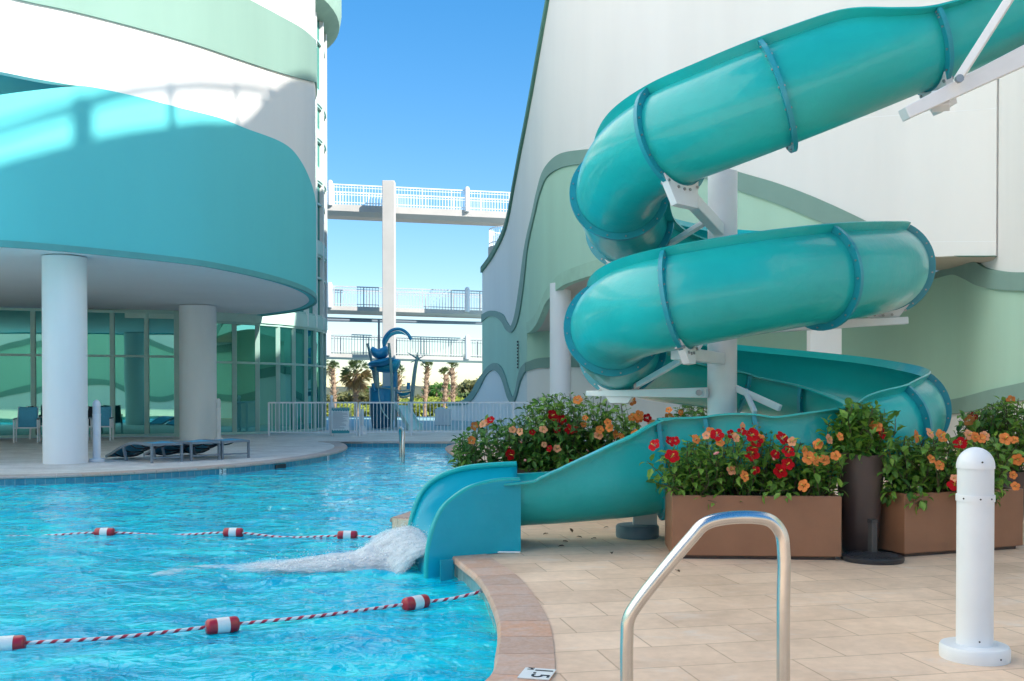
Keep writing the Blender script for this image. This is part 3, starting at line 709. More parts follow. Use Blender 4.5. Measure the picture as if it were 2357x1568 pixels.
# ================================================================== SKYBRIDGES
def bridge(zl, zr, dl, dr, th, label, RM=WMETAL):
    a = at(700, 910, dl); b = at(1235, 910, dr)
    A = Vector((a.x, a.y, zl)); B = Vector((b.x, b.y, zr)); t = (B - A).normalized(); L = (B - A).length
    r = thing('skybridge', A, label, 'bridge', 'skybridges between the two buildings')
    MB().prism([A, A + Vector((0, 2.2, 0)), A + Vector((0, 2.2, -th * 0.8)), A + Vector((0, 0.35, -th)), A + Vector((0, 0, -th * 0.62))], B - A).build('bridge_deck', CONC, r)
    for yo in (0.05, 2.12):
        m = MB(); o = Vector((0, yo, 0))
        for z, s in ((1.07, 0.06), (0.93, 0.03), (0.12, 0.04)): m.bar(A + o + Vector((0, 0, z)), B + o + Vector((0, 0, z)), s, s)
        k = 0.0
        while k < L:
            p = A + o + t * k; i = int(round(k / 0.16)); s = 0.06 if i % 10 == 0 else 0.022
            m.bar(p, p + Vector((0, 0, 1.07)), s, s); k += 0.16
        m.build('railing', RM, r)
    for px in (766, 1075):
        u = (at(px, 910, (dl + dr) / 2).x - A.x) / (B.x - A.x); p = A.lerp(B, u)
        MB().lathe([(0.14, -0.1), (0.14, 1.15), (0.1, 1.24), (0.02, 1.27)], p + Vector((0, -0.08, 0)), 16).build('post', WMETAL, r, smooth=True)
    return r, A, B
RAILG = pm('rail_shade_grey', (0.48, 0.50, 0.52), 0.45)  # rails of the lower bridges, their shade put into a greyer colour
bridge(11.75, 11.45, 54, 55.5, 0.58, 'top skybridge with white rail, highest of the three')
r, A, B = bridge(6.22, 5.98, 54, 56, 0.36, 'middle skybridge with a pipe slung under its deck', RAILG)
m = MB(); m.tube([A + Vector((0, 0.5, -0.75)), B + Vector((0, 0.5, -0.65))], 0.09, 8); m.tube([A + Vector((0, 0.9, -0.62)), B + Vector((0, 0.9, -0.62))], 0.06, 8)
u = at(870, 910, 54); m.tube([(u.x, 54.4, 5.5), (u.x, 54.4, 3.7)], 0.06, 8); m.build('pipe', GMETAL, r)
bridge(3.62, 3.40, 54, 57.5, 0.30, 'lowest skybridge, just above the palms and play tower', RAILG)
a = at(896, 910, 53.6)
t = tag(bevel(MB().box((a.x, a.y, 6.4), (0.66, 0.62, 12.8)).build('bridge_pier', CONC), 0.03), 'tall square concrete pier holding up the skybridges', 'pillar')
if 0:
    print([ (px, LP.hit(px,y), E3b(LP.hit(px,y)[1]), E3(LP.hit(px,y)[1])) for px,y in ((-90,200),(0,200),(50,200),(110,200),(180,200),(215,200),(300,210))])
    print(LP.s[-1], LP.xy(LP.hit(50,200)[1],0), LP.xy(LP.hit(50,200)[1],-1))

# ================================================================== WATER SLIDE
slide = thing('water_slide', at(1662, 910, 9.7) * 1.0, 'teal spiral water slide winding round a white pole down into the pool', 'water slide')
slide.location.z = 0; ORG[slide.name] = Vector((slide.location.x, slide.location.y, 0))
RAD = 0.405
#      px, py, depth, th_out, th_in, h_out, joint
C = [(4300, -800, 9.2, 100, 90, 0, 0), (3300, -400, 8.4, 100, 90, 0, 1), (2600, -112, 8.05, 100, 90, 0, 0), (2110, 90, 7.95, 100, 90, 0, 1), (2040, 119, 7.95, 112, 90, 0, 0),
     (1940, 160, 7.97, 140, 90, 0, 0), (1785, 222, 8.0, 150, 90, 0, 1), (1660, 272, 8.15, 150, 90, 0, 0), (1545, 320, 8.4, 150, 90, 0, 1), (1462, 375, 8.8, 150, 90, 0, 0), (1425, 445, 9.4, 150, 90, 0, 1), (1448, 518, 10.2, 148, 90, 0, 1),
     (1530, 560, 10.9, 145, 90, 0, 0), (1680, 592, 11.35, 140, 90, 0, 1), (1870, 612, 11.1, 145, 90, 0, 1), (1985, 616, 10.45, 150, 90, 0, 0), (2034, 617, 9.7, 150, 90, 0, 1), (1995, 625, 9.05, 150, 90, 0, 0),
     (1885, 637, 8.6, 150, 90, 0, 1), (1720, 662, 8.35, 150, 90, 0, 0), (1562, 692, 8.4, 150, 90, 0, 1), (1460, 719, 8.75, 150, 90, 0, 0), (1412, 755, 9.35, 150, 90, 0, 1), (1432, 808, 10.2, 148, 90, 0, 1), (1525, 840, 10.95, 145, 90, 0, 0),
     (1700, 866, 11.4, 140, 90, 0, 1), (1880, 892, 11.1, 142, 90, 0, 1), (2005, 920, 10.5, 145, 90, 0, 0), (2072, 948, 9.8, 146, 90, 0, 1), (2030, 980, 9.12, 142, 90, 0, 1), (1900, 1010, 8.85, 135, 90, 0.04, 0),
     (1740, 1040, 8.85, 135, 90, 0.34, 1), (1640, 1058, 8.95, 135, 90, 0.39, 1), (1510, 1079, 9.0, 90, 90, 0.455, 1), (1497, 1080, 8.99, 90, 90, 0.45, 0), (1440, 1087, 8.94, 90, 90, 0.375, 0), (1380, 1092, 8.88, 90, 90, 0.285, 0), (1320, 1096.5, 8.83, 90, 90, 0.185, 0), (1268, 1100, 8.8, 90, 90, 0.095, 0), (1240, 1101.5, 8.79, 90, 90, 0.045, 0), (1222, 1102.5, 8.785, 90, 90, 0.02, 0), (1150, 1107, 8.76, 90, 90, 0.0, 0)]
NS = 10
raw = [(*at(a, b, d), to, ti, h) for a, b, d, to, ti, h, j in C]
SP = cat(raw, NS)
SPp = [Vector(q[:3]) for q in SP]
def frame(i):
    t = (SPp[min(i + 1, len(SPp) - 1)] - SPp[max(i - 1, 0)]).normalized()
    hz = Vector((t.x, t.y, 0)).normalized(); o = Vector((-hz.y, hz.x, 0))
    u = t.cross(o).normalized()
    return t, o, u
def prof(i, R, extra=0.0):
    """outer-surface points of the cross-section from the inner rim round the bottom to the outer rim, (o,u)"""
    to, ti, h = SP[i][3:]; pts = []
    for k in range(25):
        a = R_(-ti + (90 + ti) * k / 24); pts.append((R * math.sin(a), -R * math.cos(a)))
    wgt = min(1, h / 0.03)
    for k in range(1, 11):
        v = k / 10; a = R_(90 + v * (to - 90))
        ax, au = R * math.sin(a), -R * math.cos(a)
        bx_, bu = R, v * max(h, -R * math.cos(R_(to)))
        pts.append((ax * (1 - wgt) + bx_ * wgt, au * (1 - wgt) + bu * wgt))
    return pts
def ringpt(i, q):
    t, o, u = frame(i); return SPp[i] + o * q[0] + u * q[1]
def section_rows(i):
    out = prof(i, RAD); inn = prof(i, RAD - 0.014)
    def lip(a, b, s):
        dx, dy = a[0] - 0, a[1]
        # flange direction: continue radially outward from the rim
        return dx, dy
    ro = out[-1]; ri = out[0]
    h = SP[i][5]; wgt = min(1, h / 0.03)
    n = Vector((ro[0], ro[1])).normalized(); n = (n * (1 - wgt) + Vector((1, 0)) * wgt).normalized()
    tt = Vector((-n.y, n.x))
    fl = 0.08
    A = [Vector(ro), Vector(ro) + n * fl, Vector(ro) + n * fl + tt * 0.016, Vector(inn[-1]) + tt * 0.016]
    B = [Vector(inn[0]) + Vector((0, 0.016)), Vector(ri) + Vector((-fl, 0.016)), Vector(ri) + Vector((-fl, 0))]
    loop = [Vector(p) for p in out[:-1]] + A + [Vector(p) for p in inn[::-1]] + B
    return [ringpt(i, p) for p in loop]
joints = [k * NS for k in range(len(C)) if C[k][6]]
bounds = [0] + joints
if bounds[-1] != len(SPp) - 1: bounds.append(len(SPp) - 1)
for a, b in zip(bounds, bounds[1:]):
    m = MB(); m.grid([section_rows(i) for i in range(a, b + 1)], close=True); n = len(section_rows(a))
    m.f += [tuple(range(n)), tuple(range(len(m.v) - n, len(m.v)))]
    sec = m.build('flume_section', FLUME, slide, smooth=True, sharp=50)
    if b in joints:
        t, o, u = frame(b); m = MB(); rows = []
        for off in (-0.018, 0.018):
            pr = prof(b, RAD + 0.001); pe = []
            for k, q in enumerate(pr):
                v0 = Vector(pr[max(k - 1, 0)]); v1 = Vector(pr[min(k + 1, len(pr) - 1)]); tg = (v1 - v0).normalized()
                pe.append(Vector(q) + Vector((tg.y, -tg.x)) * 0.062)
            rows.append([SPp[b] + o * q[0] + u * q[1] + t * off for q in pr]); rows.append([SPp[b] + o * q[0] + u * q[1] + t * off for q in pe])
        order = [rows[0], rows[1], rows[3], rows[2]]
        npt = len(rows[0]); mm = MB()
        mm.grid([[order[r][k] for r in range(4)] for k in range(npt)], close=True); mm.f += [(0, 1, 2, 3), tuple(4 * (npt - 1) + k for k in range(4))]
        bm_ = mm; nf = len(mm.f)
        for k in range(2, npt - 1, 3):
            q = Vector(prof(b, RAD)[k]); v0 = Vector(prof(b, RAD)[k - 1]); v1 = Vector(prof(b, RAD)[k + 1]); tg = (v1 - v0).normalized()
            c = q + Vector((tg.y, -tg.x)) * 0.036; p = SPp[b] + o * c[0] + u * c[1]
            bm_.tube([p - t * 0.028, p + t * 0.028], 0.008, 6)
        fl = mm.build('joint_flange', FLRING, sec, smooth=True); second_mat(fl, BOLT, nf)
# end of the slide: flared splash chute
near = [(1196, 1106), (1150, 1107), (1110, 1115), (1078, 1126), (1051, 1143), (1027, 1163), (1012, 1184), (1001, 1210), (992, 1240), (985, 1285), (984, 1330)]
far = [(1190, 1068), (1130, 1071), (1075, 1077), (1040, 1086), (1010, 1099), (985, 1118), (968, 1142), (956, 1172), (948, 1200), (943, 1232), (941, 1262)]
dn = lambda px: 8.06 + (px - 995) / 200 * 0.33
NR = [Vector(q) for q in cat([at(px, py, dn(px)) for px, py in near], 4)]
FR = [Vector(q) for q in cat([at(px, py, 9.12 - 0.1 * i / 10) for i, (px, py) in enumerate(far)], 4)]
m = MB(); rows = []
K = len(NR) - 1
for k in range(K + 1):
    f = k / K; a, b = NR[k], FR[k]; zf = 0.19 * (1 - f) ** 0.7 + (WZ - 0.03) * f ** 2.0
    zf = min(zf, a.z - 0.01, b.z - 0.01); row = []
    for j in range(17):
        v = j / 16
        x = a.lerp(b, v)
        e = abs(2 * v - 1) ** 5; rim = a.z * (1 - v) + b.z * v
        row.append(Vector((x.x, x.y, zf + (rim - zf) * e)))
    rows.append(row)
inner = [[p for p in r] for r in rows]
m.grid(inner)
chute = m.build('splash_chute', FLUMEIN, slide, smooth=True, sharp=80)
sm = chute.modifiers.new('thickness', 'SOLIDIFY'); sm.thickness = 0.03; sm.offset = 0
# near and far side panels under the rims, with a rolled lip
def panel(rim, foot, thick, name):
    m = MB(); rows = []
    for k, p in enumerate(rim):
        zb = foot(p)
        rows.append([p, Vector((p.x, p.y, min(zb, p.z - 0.005))), Vector((p.x, p.y, min(zb, p.z - 0.005))) + thick, p + thick])
    m.grid(rows, close=True); n = len(m.v); m.f += [(0, 1, 2, 3), (n - 4, n - 3, n - 2, n - 1)]
    o = m.build(name, FLUMEIN, slide, smooth=True, sharp=40); return o
foot = lambda p: 0.005 if p.x > -0.42 else (WZ - 0.2)
panel(NR, foot, Vector((0.01, -0.035, 0)), 'side_panel')
panel(FR, lambda p: WZ - 0.2, Vector((0, 0.03, 0)), 'side_panel')
for rim in (NR, FR):
    MB().tube([p + Vector((-0.004, -0.012, 0.0)) for p in rim], 0.026, 10).build('rolled_lip', FLUME, slide, smooth=True)
b0 = gz(1028, 1303, -0.05); MB().box((b0.x, b0.y, -0.10), (0.105, 0.03, 0.20), R_(20)).build('edge_bracket', FLRING, slide)
m = MB(); m.tube([gz(1042, 1276, 0.012), gz(1100, 1271.5, 0.012), gz(1150, 1271.5, 0.012), gz(1197, 1271.5, 0.012)], 0.009, 6); m.build('caulk_line', BUOYW, slide)
# white pole and steelwork
PD = 9.7; pc = at(1662, 910, PD)
pz = at(1662, 397, PD).z
MB().lathe([(0.142, 0.0), (0.142, pz)], (pc.x, pc.y, 0), 40).build('support_pole', WMETAL, slide, smooth=True)
m = MB(); m.lathe([(0.20, 0.0), (0.20, 0.03)], (pc.x, pc.y, 0), 24); m.build('base_plate', GMETAL, slide)
def beam(p, q, w, h, name='support_arm', w2=None, h2=None, mat=WMETAL):
    o = MB().bar(at(*p), at(*q), w, h, wd2=w2, ht2=h2).build(name, mat, slide); return bevel(o, 0.006, 1)
def plate(i, w=0.26, hgt=0.14, top=0.02):
    """saddle plate bolted under a joint, with its holes"""
    t, o, u = frame(i); c = SPp[i]; m = MB(); pts = []
    for k in range(9):
        a = R_(-34 + 68 * k / 8); pts.append((math.sin(a) * (RAD + top), -math.cos(a) * (RAD + top)))
    pts += [(w * 0.36, -RAD - hgt), (-w * 0.36, -RAD - hgt)]
    P = [c + o * x + u * y - t * 0.03 for x, y in pts]
    m = MB().prism(P, t * 0.06); nf = len(m.f)
    for a in (-26, -10, 0, 10, 26):
        q = c + o * math.sin(R_(a)) * (RAD + 0.055) - u * math.cos(R_(a)) * (RAD + 0.055); m.tube([q - t * 0.042, q + t * 0.042], 0.013, 8)
    second_mat(m.build('saddle_plate', WMETAL, slide), BOLT, nf)
    return c - u * (RAD + hgt)
JI = lambda k: k * NS
for k in (3, 8, 11, 16, 20, 23): plate(JI(k), *((0.40, 0.20) if k in (3, 8) else (0.26, 0.14)))
beam((1655, 528, 9.58), (1572, 440, 8.55), 0.10, 0.12)
beam((1622, 512, 9.55), (1500, 588, 10.4), 0.06, 0.05, 'brace')
beam((1658, 826, 9.58), (1556, 813, 8.55), 0.10, 0.11)
beam((1570, 828, 8.9), (1464, 889, 10.0), 0.05, 0.05, 'brace')
beam((1628, 904, 9.62), (1352, 906, 10.3), 0.10, 0.10, w2=0.08, h2=0.055)
beam((1697, 757, 9.66), (2087, 738, 9.7), 0.11, 0.115, w2=0.09, h2=0.07)
beam((1692, 893, 9.65), (1796, 940, 9.3), 0.05, 0.06, 'brace')
beam((1715, 899, 9.6), (1738, 950, 9.3), 0.04, 0.05, 'brace')
beam((1618, 780, 9.6), (1598, 812, 9.0), 0.05, 0.05, 'brace')
beam((1900, 745, 9.72), (1925, 728, 9.72), 0.12, 0.10, 'lug')
beam((2080, 264, 7.50), (3300, -330, 7.9), 0.12, 0.09, 'outrigger_beam', w2=0.30, h2=0.36)
beam((2203, 186, 7.42), (2520, -310, 7.0), 0.05, 0.06, 'brace')
beam((2165, 215, 7.62), (2165, 250, 7.55), 0.13, 0.08, 'lug')
m = MB()
for px, py, d in ((1650, 528, 9.52), (1655, 826, 9.52), (1464, 889, 9.96), (2206, 183, 7.38), (1608, 904, 9.58)):
    p = at(px, py, d); m.tube([p, p + Vector((0, -0.03, -0.0))], 0.03, 10)
m.build('pin_bolt', BOLT, slide)
# low footing under the last straight
c = gz(1462, 1236); MB().lathe([(0.195, 0.0), (0.20, 0.02), (0.20, 0.10), (0.19, 0.115), (0.02, 0.118)], (c.x + .02, c.y, 0), 40).build('footing', pm('blue_grey_footing', (0.13, 0.20, 0.24), 0.6, 0.1, 5), slide, smooth=True)
m = MB(); m.box((c.x + 0.09, c.y, 0.17), (0.22, 0.05, 0.13)); m.build('saddle_plate', WMETAL, slide)

# ------------------------------------------------------------------ white water pouring off the slide
def foam():
    m = MB(); r = random.Random(3); dens = []; flow = []
    ico = [Vector(v).normalized() for v in ((0, 0, 1), (.894, 0, .447), (.276, .851, .447), (-.724, .526, .447), (-.724, -.526, .447), (.276, -.851, .447), (.724, .526, -.447), (-.276, .851, -.447), (-.894, 0, -.447), (-.276, -.851, -.447), (.724, -.526, -.447), (0, 0, -1))]
    icf = [(0, 1, 2), (0, 2, 3), (0, 3, 4), (0, 4, 5), (0, 5, 1), (1, 6, 2), (2, 7, 3), (3, 8, 4), (4, 9, 5), (5, 10, 1), (6, 7, 2), (7, 8, 3), (8, 9, 4), (9, 10, 5), (10, 6, 1), (11, 7, 6), (11, 8, 7), (11, 9, 8), (11, 10, 9), (11, 6, 10)]
    def drop(p, rad, st=(1, 1, 1)):
        m.add([p + Vector((v.x * st[0], v.y * st[1], v.z * st[2])) * rad for v in ico], icf); dens.extend([2.0] * 12); flow.extend([(0, 0, 0)] * 12)
    def sheet(rows, D, F):
        m.grid(rows)
        for a, b_ in zip(D, F): dens.extend(a); flow.extend(b_)
    sm_ = lambda x: max(0.0, min(1.0, x)) ** 2 * (3 - 2 * max(0.0, min(1.0, x)))
    A, B = at(1001, 1266, 8.28), at(955, 1212, 9.02)
    def jet(v, s):     # where the sheet is after falling for a share s of its path
        x0 = A.lerp(B, v); L = (0.30 + 0.24 * v) * s
        return Vector((x0.x - L * 0.96, x0.y - L * 0.34, x0.z + 0.03 * s - (x0.z + 0.03 - WZ) * s * s))
    for ly in range(6):
        rows, D, F = [], [], []; oz = (ly - 2.5) * 0.016
        for i in range(46):
            s = -0.10 + i / 45 * 1.2; R0, R1, R2 = [], [], []
            for j in range(60):
                v = j / 59 * 1.16 - 0.08; p = jet(v, max(s, -.1)); n = noise.noise(Vector((v * 4, s * 2.5, ly))) * .45 + noise.noise(Vector((v * 9, s * 7, ly))) * .12
                p += Vector((-0.02 * n, 0, oz * (0.3 + 1.6 * max(s, 0)) + (0.015 + 0.05 * max(s, 0)) * n))
                e = min(1, (v + .08) / .14) * min(1, (1.08 - v) / .14)
                R0.append(p); R1.append(0.66 * sm_(e) * sm_((s + .1) / .12) - 0.16 * abs(ly - 2.5) + 0.02 - .25 * sm_((s - .85) / .25)); R2.append((s * 2.5 + ly * 7, v * 8, ly * 3.0))
            rows.append(R0); D.append(R1); F.append(R2)
        sheet(rows, D, F)
    # boiling mound and the tail it leaves on the pool
    P0, P1 = gz(945, 1290, WZ), gz(540, 1310, WZ)
    NX, NY = 150, 60
    for ly in range(7):
        f = (ly + 1) / 7; rows, D, F = [], [], []
        for i in range(NX):
            s = i / (NX - 1) * 1.5 - .10; c = P0.lerp(P1, s); wd = 0.70 * (1 - 0.40 * min(max(s, 0), 1)); R0, R1, R2 = [], [], []
            for j in range(NY):
                v = j / (NY - 1) * 2 - 1; q = c + Vector((0.05 * v, v * wd, 0))
                n = noise.noise(q * 4) * .55 + noise.noise(q * 11 + Vector((0, 0, ly))) * .45 + noise.noise(q * 24 + Vector((0, 0, ly))) * .15
                env = (math.exp(-((s - 0.10) / 0.33) ** 2) * 0.12 + 0.03 * math.exp(-((s - .5) / .4) ** 2)) * max(0, 1 - v * v) ** .8
                z = WZ + 0.014 + f * env * (0.9 + .8 * n) + 0.012 * n
                body = 0.84 - 0.95 * abs(v) ** 2.0 - 0.58 * sm_((s - .30) / 0.9) - 0.45 * sm_(-s / .1) - 0.40 * f - 0.35 * (1 if ly and s > .75 else 0)
                body += 0.55 * noise.noise(Vector((q.x * 2.6, q.y * 4.0, 1.5)))* (0.3 + .7 * sm_(s))
                R0.append(Vector((q.x, q.y, z))); R1.append(body); R2.append((q.x * 6 + ly * 5, q.y * 11, ly * 2.0))
            rows.append(R0); D.append(R1); F.append(R2)
        sheet(rows, D, F)
    for k in range(900):    # stray spray
        s = r.random(); p = jet(r.uniform(-.05, 1.05), s) + Vector((r.gauss(0, .06), r.gauss(0, .05), abs(r.gauss(0, .05)))); drop(p, r.uniform(.0015, .004))
    for k in range(700):
        s = r.betavariate(1, 2); q = P0.lerp(P1, s) + Vector((r.gauss(0, .1), r.gauss(0, .24), 0)); drop(Vector((q.x, q.y, WZ + .03 + abs(r.gauss(0, .07)) * (1 - .7 * s))), r.uniform(.0015, .0045))
    o = m.build('white_water', FOAM, smooth=True, sharp=180, recalc=False)
    at1 = o.data.attributes.new('dens', 'FLOAT', 'POINT'); at1.data.foreach_set('value', dens)
    at2 = o.data.attributes.new('flow', 'FLOAT_VECTOR', 'POINT'); at2.data.foreach_set('vector', [c for f in flow for c in f])
    return tag(o, 'white foaming water spilling from the slide end', kind='stuff')
foam()

# ================================================================== FLOAT LINES
def rope_mat():
    m, t, b = newmat('red_white_rope')
    tc = nd(t, 'ShaderNodeTexCoord'); wv = nd(t, 'ShaderNodeTexWave'); wv.bands_direction = 'DIAGONAL'; wv.inputs['Scale'].default_value = 1.0; wv.wave_profile = 'SIN'
    mp = nd(t, 'ShaderNodeMapping'); mp.inputs['Scale'].default_value = (2.05, 0.1257, 0); t.links.new(tc.outputs['UV'], mp.inputs[0]); t.links.new(mp.outputs[0], wv.inputs[0])
    t.links.new(ramp(t, wv.outputs[0], [(0.60, (0.80, 0.80, 0.80)), (0.68, (0.55, 0.02, 0.05))]), b.inputs['Base Color'])
    b.inputs['Roughness'].default_value = 0.6
    return m
ROPE = rope_mat()
def rope(path, r, label):
    path = [Vector(q) for q in cat(path, 14)]; m = MB(); n = 8; m.tube(path, r, n)
    o = m.build('float_rope', ROPE, recalc=False, smooth=True)
    u = o.data.uv_layers.new(name='UVMap'); S = [0]
    for a, b in zip(path, path[1:]): S.append(S[-1] + (b - a).length)
    for p in o.data.polygons:
        if len(p.vertices) != 4: continue
        k0 = min(v % n for v in p.vertices); wrap = {v % n for v in p.vertices} == {0, n - 1}
        for li, v in zip(p.loop_indices, p.vertices):
            k = v % n
            if wrap and k == 0: k = n
            u.data[li].uv = (S[v // n] * 4.0, k / n * 5)
    return tag(o, label, 'rope')
def buoy(p, q, ln, rad, label):
    p, q = Vector(p), Vector(q); d = (q - p).normalized(); c = (p + q) / 2
    t = thing('float', c, label, 'float', 'red and white floats on the two ropes')
    def seg(prof):
        m = MB(); M = d.to_track_quat('Z', 'Y').to_matrix(); m.lathe(prof, (0, 0, 0), 24); m.v = [M @ v + c for v in m.v]; return m
    a = ln * 0.19; b = ln / 2; e = rad * 0.45
    for s in (-1, 1):
        seg([(rad * .995, s * a), (rad, s * (b - e)), (rad * 0.93, s * (b - e * 0.45)), (rad * 0.74, s * (b - e * 0.1)), (rad * 0.35, s * b), (0.02, s * b * 1.005)]).build('red_end', BUOYR, t, smooth=True, sharp=60)
    seg([(rad * 1.012, -a), (rad * 1.012, a)]).build('white_band', BUOYW, t, smooth=True)
fz = WZ + 0.025
F1 = [gz(15, 1484, fz), gz(512, 1440, fz), gz(957, 1388, fz)]
anch = gz(1108, 1362, -0.08)
rope([gz(-420, 1530, fz), F1[0], gz(260, 1468, WZ + 0.03), F1[1], gz(740, 1417, WZ + 0.03), F1[2], gz(1040, 1378, WZ + 0.035), anch], 0.0115, 'near red and white twisted rope tied to the pool wall below the pink rim')
for p, t, l in ((F1[0], gz(80, 1480, fz), 'red and white float cut off by the left edge of the photo'), (F1[1], gz(580, 1432, fz), 'red and white float in the middle of the near rope'), (F1[2], gz(1020, 1376, fz), 'red and white float on the near rope closest to the pink rim')):
    d = (t - p).normalized() * 0.1; buoy(p - d, p + d, 0.205, 0.050, l)
F2 = [gz(241, 1226, fz), gz(537, 1226, fz), gz(800, 1233, fz)]
rope([gz(-260, 1236, fz), gz(60, 1235, WZ - 0.004), F2[0], gz(390, 1232, WZ - 0.008), F2[1], gz(660, 1237, WZ - 0.010), F2[2], gz(870, 1235, WZ + 0.03), gz(910, 1222, -0.06)], 0.0115, 'far red and white twisted rope half sunk in the pool behind the foam')
for p, l in zip(F2, ('red and white float farthest left on the far rope', 'red and white float in the middle of the far rope', 'red and white float on the far rope nearest the slide end')):
    d = Vector((0.1, 0.0, 0)); buoy(p - d, p + d, 0.205, 0.050, l)
m = MB(); m.tube([anch + Vector((-0.03, 0, 0)), anch + Vector((0.05, 0.0, 0.01))], 0.014, 8); tag(m.build('rope_anchor', BOLT), 'metal eye in the tiled wall holding the near rope', 'anchor')

# ================================================================== DEPTH MARKERS AND SKIMMER
def text_mesh(txt, size, M, mat, name, parent=None, world=True):
    cu = bpy.data.curves.new('t', 'FONT'); cu.body = txt; cu.size = size; cu.align_x = 'CENTER'; cu.align_y = 'CENTER'; cu.extrude = 0.0008
    o = bpy.data.objects.new('t', cu); COL.objects.link(o)
    dg = bpy.context.evaluated_depsgraph_get(); me = bpy.data.meshes.new_from_object(o.evaluated_get(dg)); bpy.data.objects.remove(o)
    o0 = ORG.get(parent.name, Vector()) if parent and world else Vector()
    me.transform(Matrix.Translation(-o0) @ M); me.materials.clear(); me.materials.append(mat)
    ob = bpy.data.objects.new(name, me); COL.objects.link(ob); ob.parent = parent; ORG[ob.name] = o0
    return ob
def basis(c, x, y):
    x = Vector(x).normalized(); y = Vector(y); y = (y - x * y.dot(x)).normalized(); z = x.cross(y)
    M = Matrix((x, y, z)).transposed().to_4x4(); M.translation = Vector(c); return M
def near_pt(pts, p):
    i = min(range(len(pts)), key=lambda k: (pts[k] - p).length); return i
p = gz(547, 1076); i = near_pt(LE, p); n = edge_normal(LE, i) * -1; t = Vector((-n.y, n.x, 0)); t = t if t.x > 0 else -t
c = LE[i] + n * 0.012 + Vector((0, 0, -0.10))
mk = thing('depth_marker', c, 'white tile reading 3 and a half on the pool wall below the loungers', 'depth marker')
MB().prism([c - t * .08 - Vector((0, 0, .075)), c + t * .08 - Vector((0, 0, .075)), c + t * .08 + Vector((0, 0, .075)), c - t * .08 + Vector((0, 0, .075))], n * 0.006).build('tile', BUOYW, mk)
text_mesh('3', 0.15, basis(c - t * .025 + n * .008, t, (0, 0, 1)), INK, 'digit', mk)
text_mesh('1/2', 0.055, basis(c + t * .045 + n * .008, t, (0, 0, 1)), INK, 'digit', mk)
p = gz(788, 1045); i = near_pt(LE, p); n = edge_normal(LE, i) * -1; t = Vector((-n.y, n.x, 0)); t = t if t.x > 0 else -t
c = LE[i] + n * 0.012 + Vector((0, 0, -0.10)); mk = thing('depth_marker', c, 'white number tile on the pool wall at the tip of the rounded patio', 'depth marker')
MB().prism([c - t * .08 - Vector((0, 0, .075)), c + t * .08 - Vector((0, 0, .075)), c + t * .08 + Vector((0, 0, .075)), c - t * .08 + Vector((0, 0, .075))], n * 0.006).build('tile', BUOYW, mk)
text_mesh('3', 0.15, basis(c + n * .008, t, (0, 0, 1)), INK, 'digit', mk)
# flat tile set into the near rim: "1.5 M", read from the water
a, b = gz(1213, 1541, 0.010), gz(1273, 1545, 0.010); c = (a + b) / 2; tx = (b - a).normalized(); ty = Vector((-tx.y, tx.x, 0))
c = c - ty * 0.055
mk = thing('depth_marker', c, 'white tile reading 1.5 M let into the pink rim at the bottom edge', 'depth marker')
MB().prism([c - tx * .075 - ty * .10, c + tx * .075 - ty * .10, c + tx * .075 + ty * .075, c - tx * .075 + ty * .075], (0, 0, 0.004)).build('tile', BUOYW, mk)
text_mesh('1.5', 0.125, basis(c + Vector((0, 0, .0055)) + tx * .02 - ty * 0.01, -ty, tx), INK, 'digit', mk)
text_mesh('M', 0.045, basis(c + Vector((0, 0, .0055)) + ty * .055 - tx * .045, -ty, tx), INK, 'digit', mk)
p = gz(700, 1062); i = near_pt(LE, p); n = edge_normal(LE, i) * -1; t = Vector((-n.y, n.x, 0)); c = LE[i] + n * 0.02 + Vector((0, 0, -0.13))
tag(MB().prism([c - t * .2 - Vector((0, 0, .06)), c + t * .2 - Vector((0, 0, .06)), c + t * .2 + Vector((0, 0, .06)), c - t * .2 + Vector((0, 0, .06))], n * 0.01).build('skimmer', DARK), 'dark skimmer opening in the tiled wall under the patio rim', 'skimmer')

# ================================================================== BOLLARDS, HANDRAILS, UMBRELLA BASE
def bollard(px, py, h, r, label, seen):
    c = gz(px, py); t = thing('bollard_light', c, label, 'bollard', 'white bollard lights on the decks')
    MB().lathe([(r * 1.86, 0), (r * 1.88, 0.012), (r * 1.88, 0.055), (r * 1.80, 0.068), (r * 1.0, 0.071)], c, 48).build('base_disc', WMETAL, t, smooth=True)
    MB().lathe([(r * .985, 0.06), (r * .985, h * 0.755)], c, 48).build('post', WMETAL, t, smooth=True)
    MB().lathe([(r * 1.04, h * 0.745), (r * 1.04, h * 0.775)], c, 48).build('collar', WMETAL, t, smooth=True)
    MB().lathe([(r * 0.97, h * 0.77), (r * 0.97, h * 0.905)], c, 48).build('light_shroud', pm('frosted_white', (0.74, 0.76, 0.78), 0.5, 0.02), t, smooth=True)
    z0 = h * 0.90; R = r * 1.02
    MB().lathe([(R, z0), (R, z0 + 0.012)] + [(R * math.cos(R_(a)), z0 + 0.012 + (h - z0 - 0.012) * math.sin(R_(a))) for a in range(8, 88, 8)] + [(0.004, h)], c, 48).build('domed_cap', WMETAL, t, smooth=True)
    if seen:
        m = MB()
        for a, z, rr in ((-95, z0 + 0.035, R), (-100, h * 0.76, r * 1.04), (-62, h * 0.76, r * 1.04), (-100, 0.10, r * .985), (-70, 0.03, r * 1.88), (-150, h * 0.76, r * 1.04)):
            d = Vector((math.cos(R_(a)), math.sin(R_(a)), 0)); q = c + d * (rr - 0.002) + Vector((0, 0, z)); m.tube([q, q + d * 0.004], 0.0045, 8)
        m.build('screw', DARK, t)
bollard(2243, 1514, 1.06, 0.088, 'tall white domed bollard in the right foreground on the tan pavers', True)
bollard(223, 1063, 1.23, 0.078, 'white domed bollard standing just right of the nearer fat column', False)
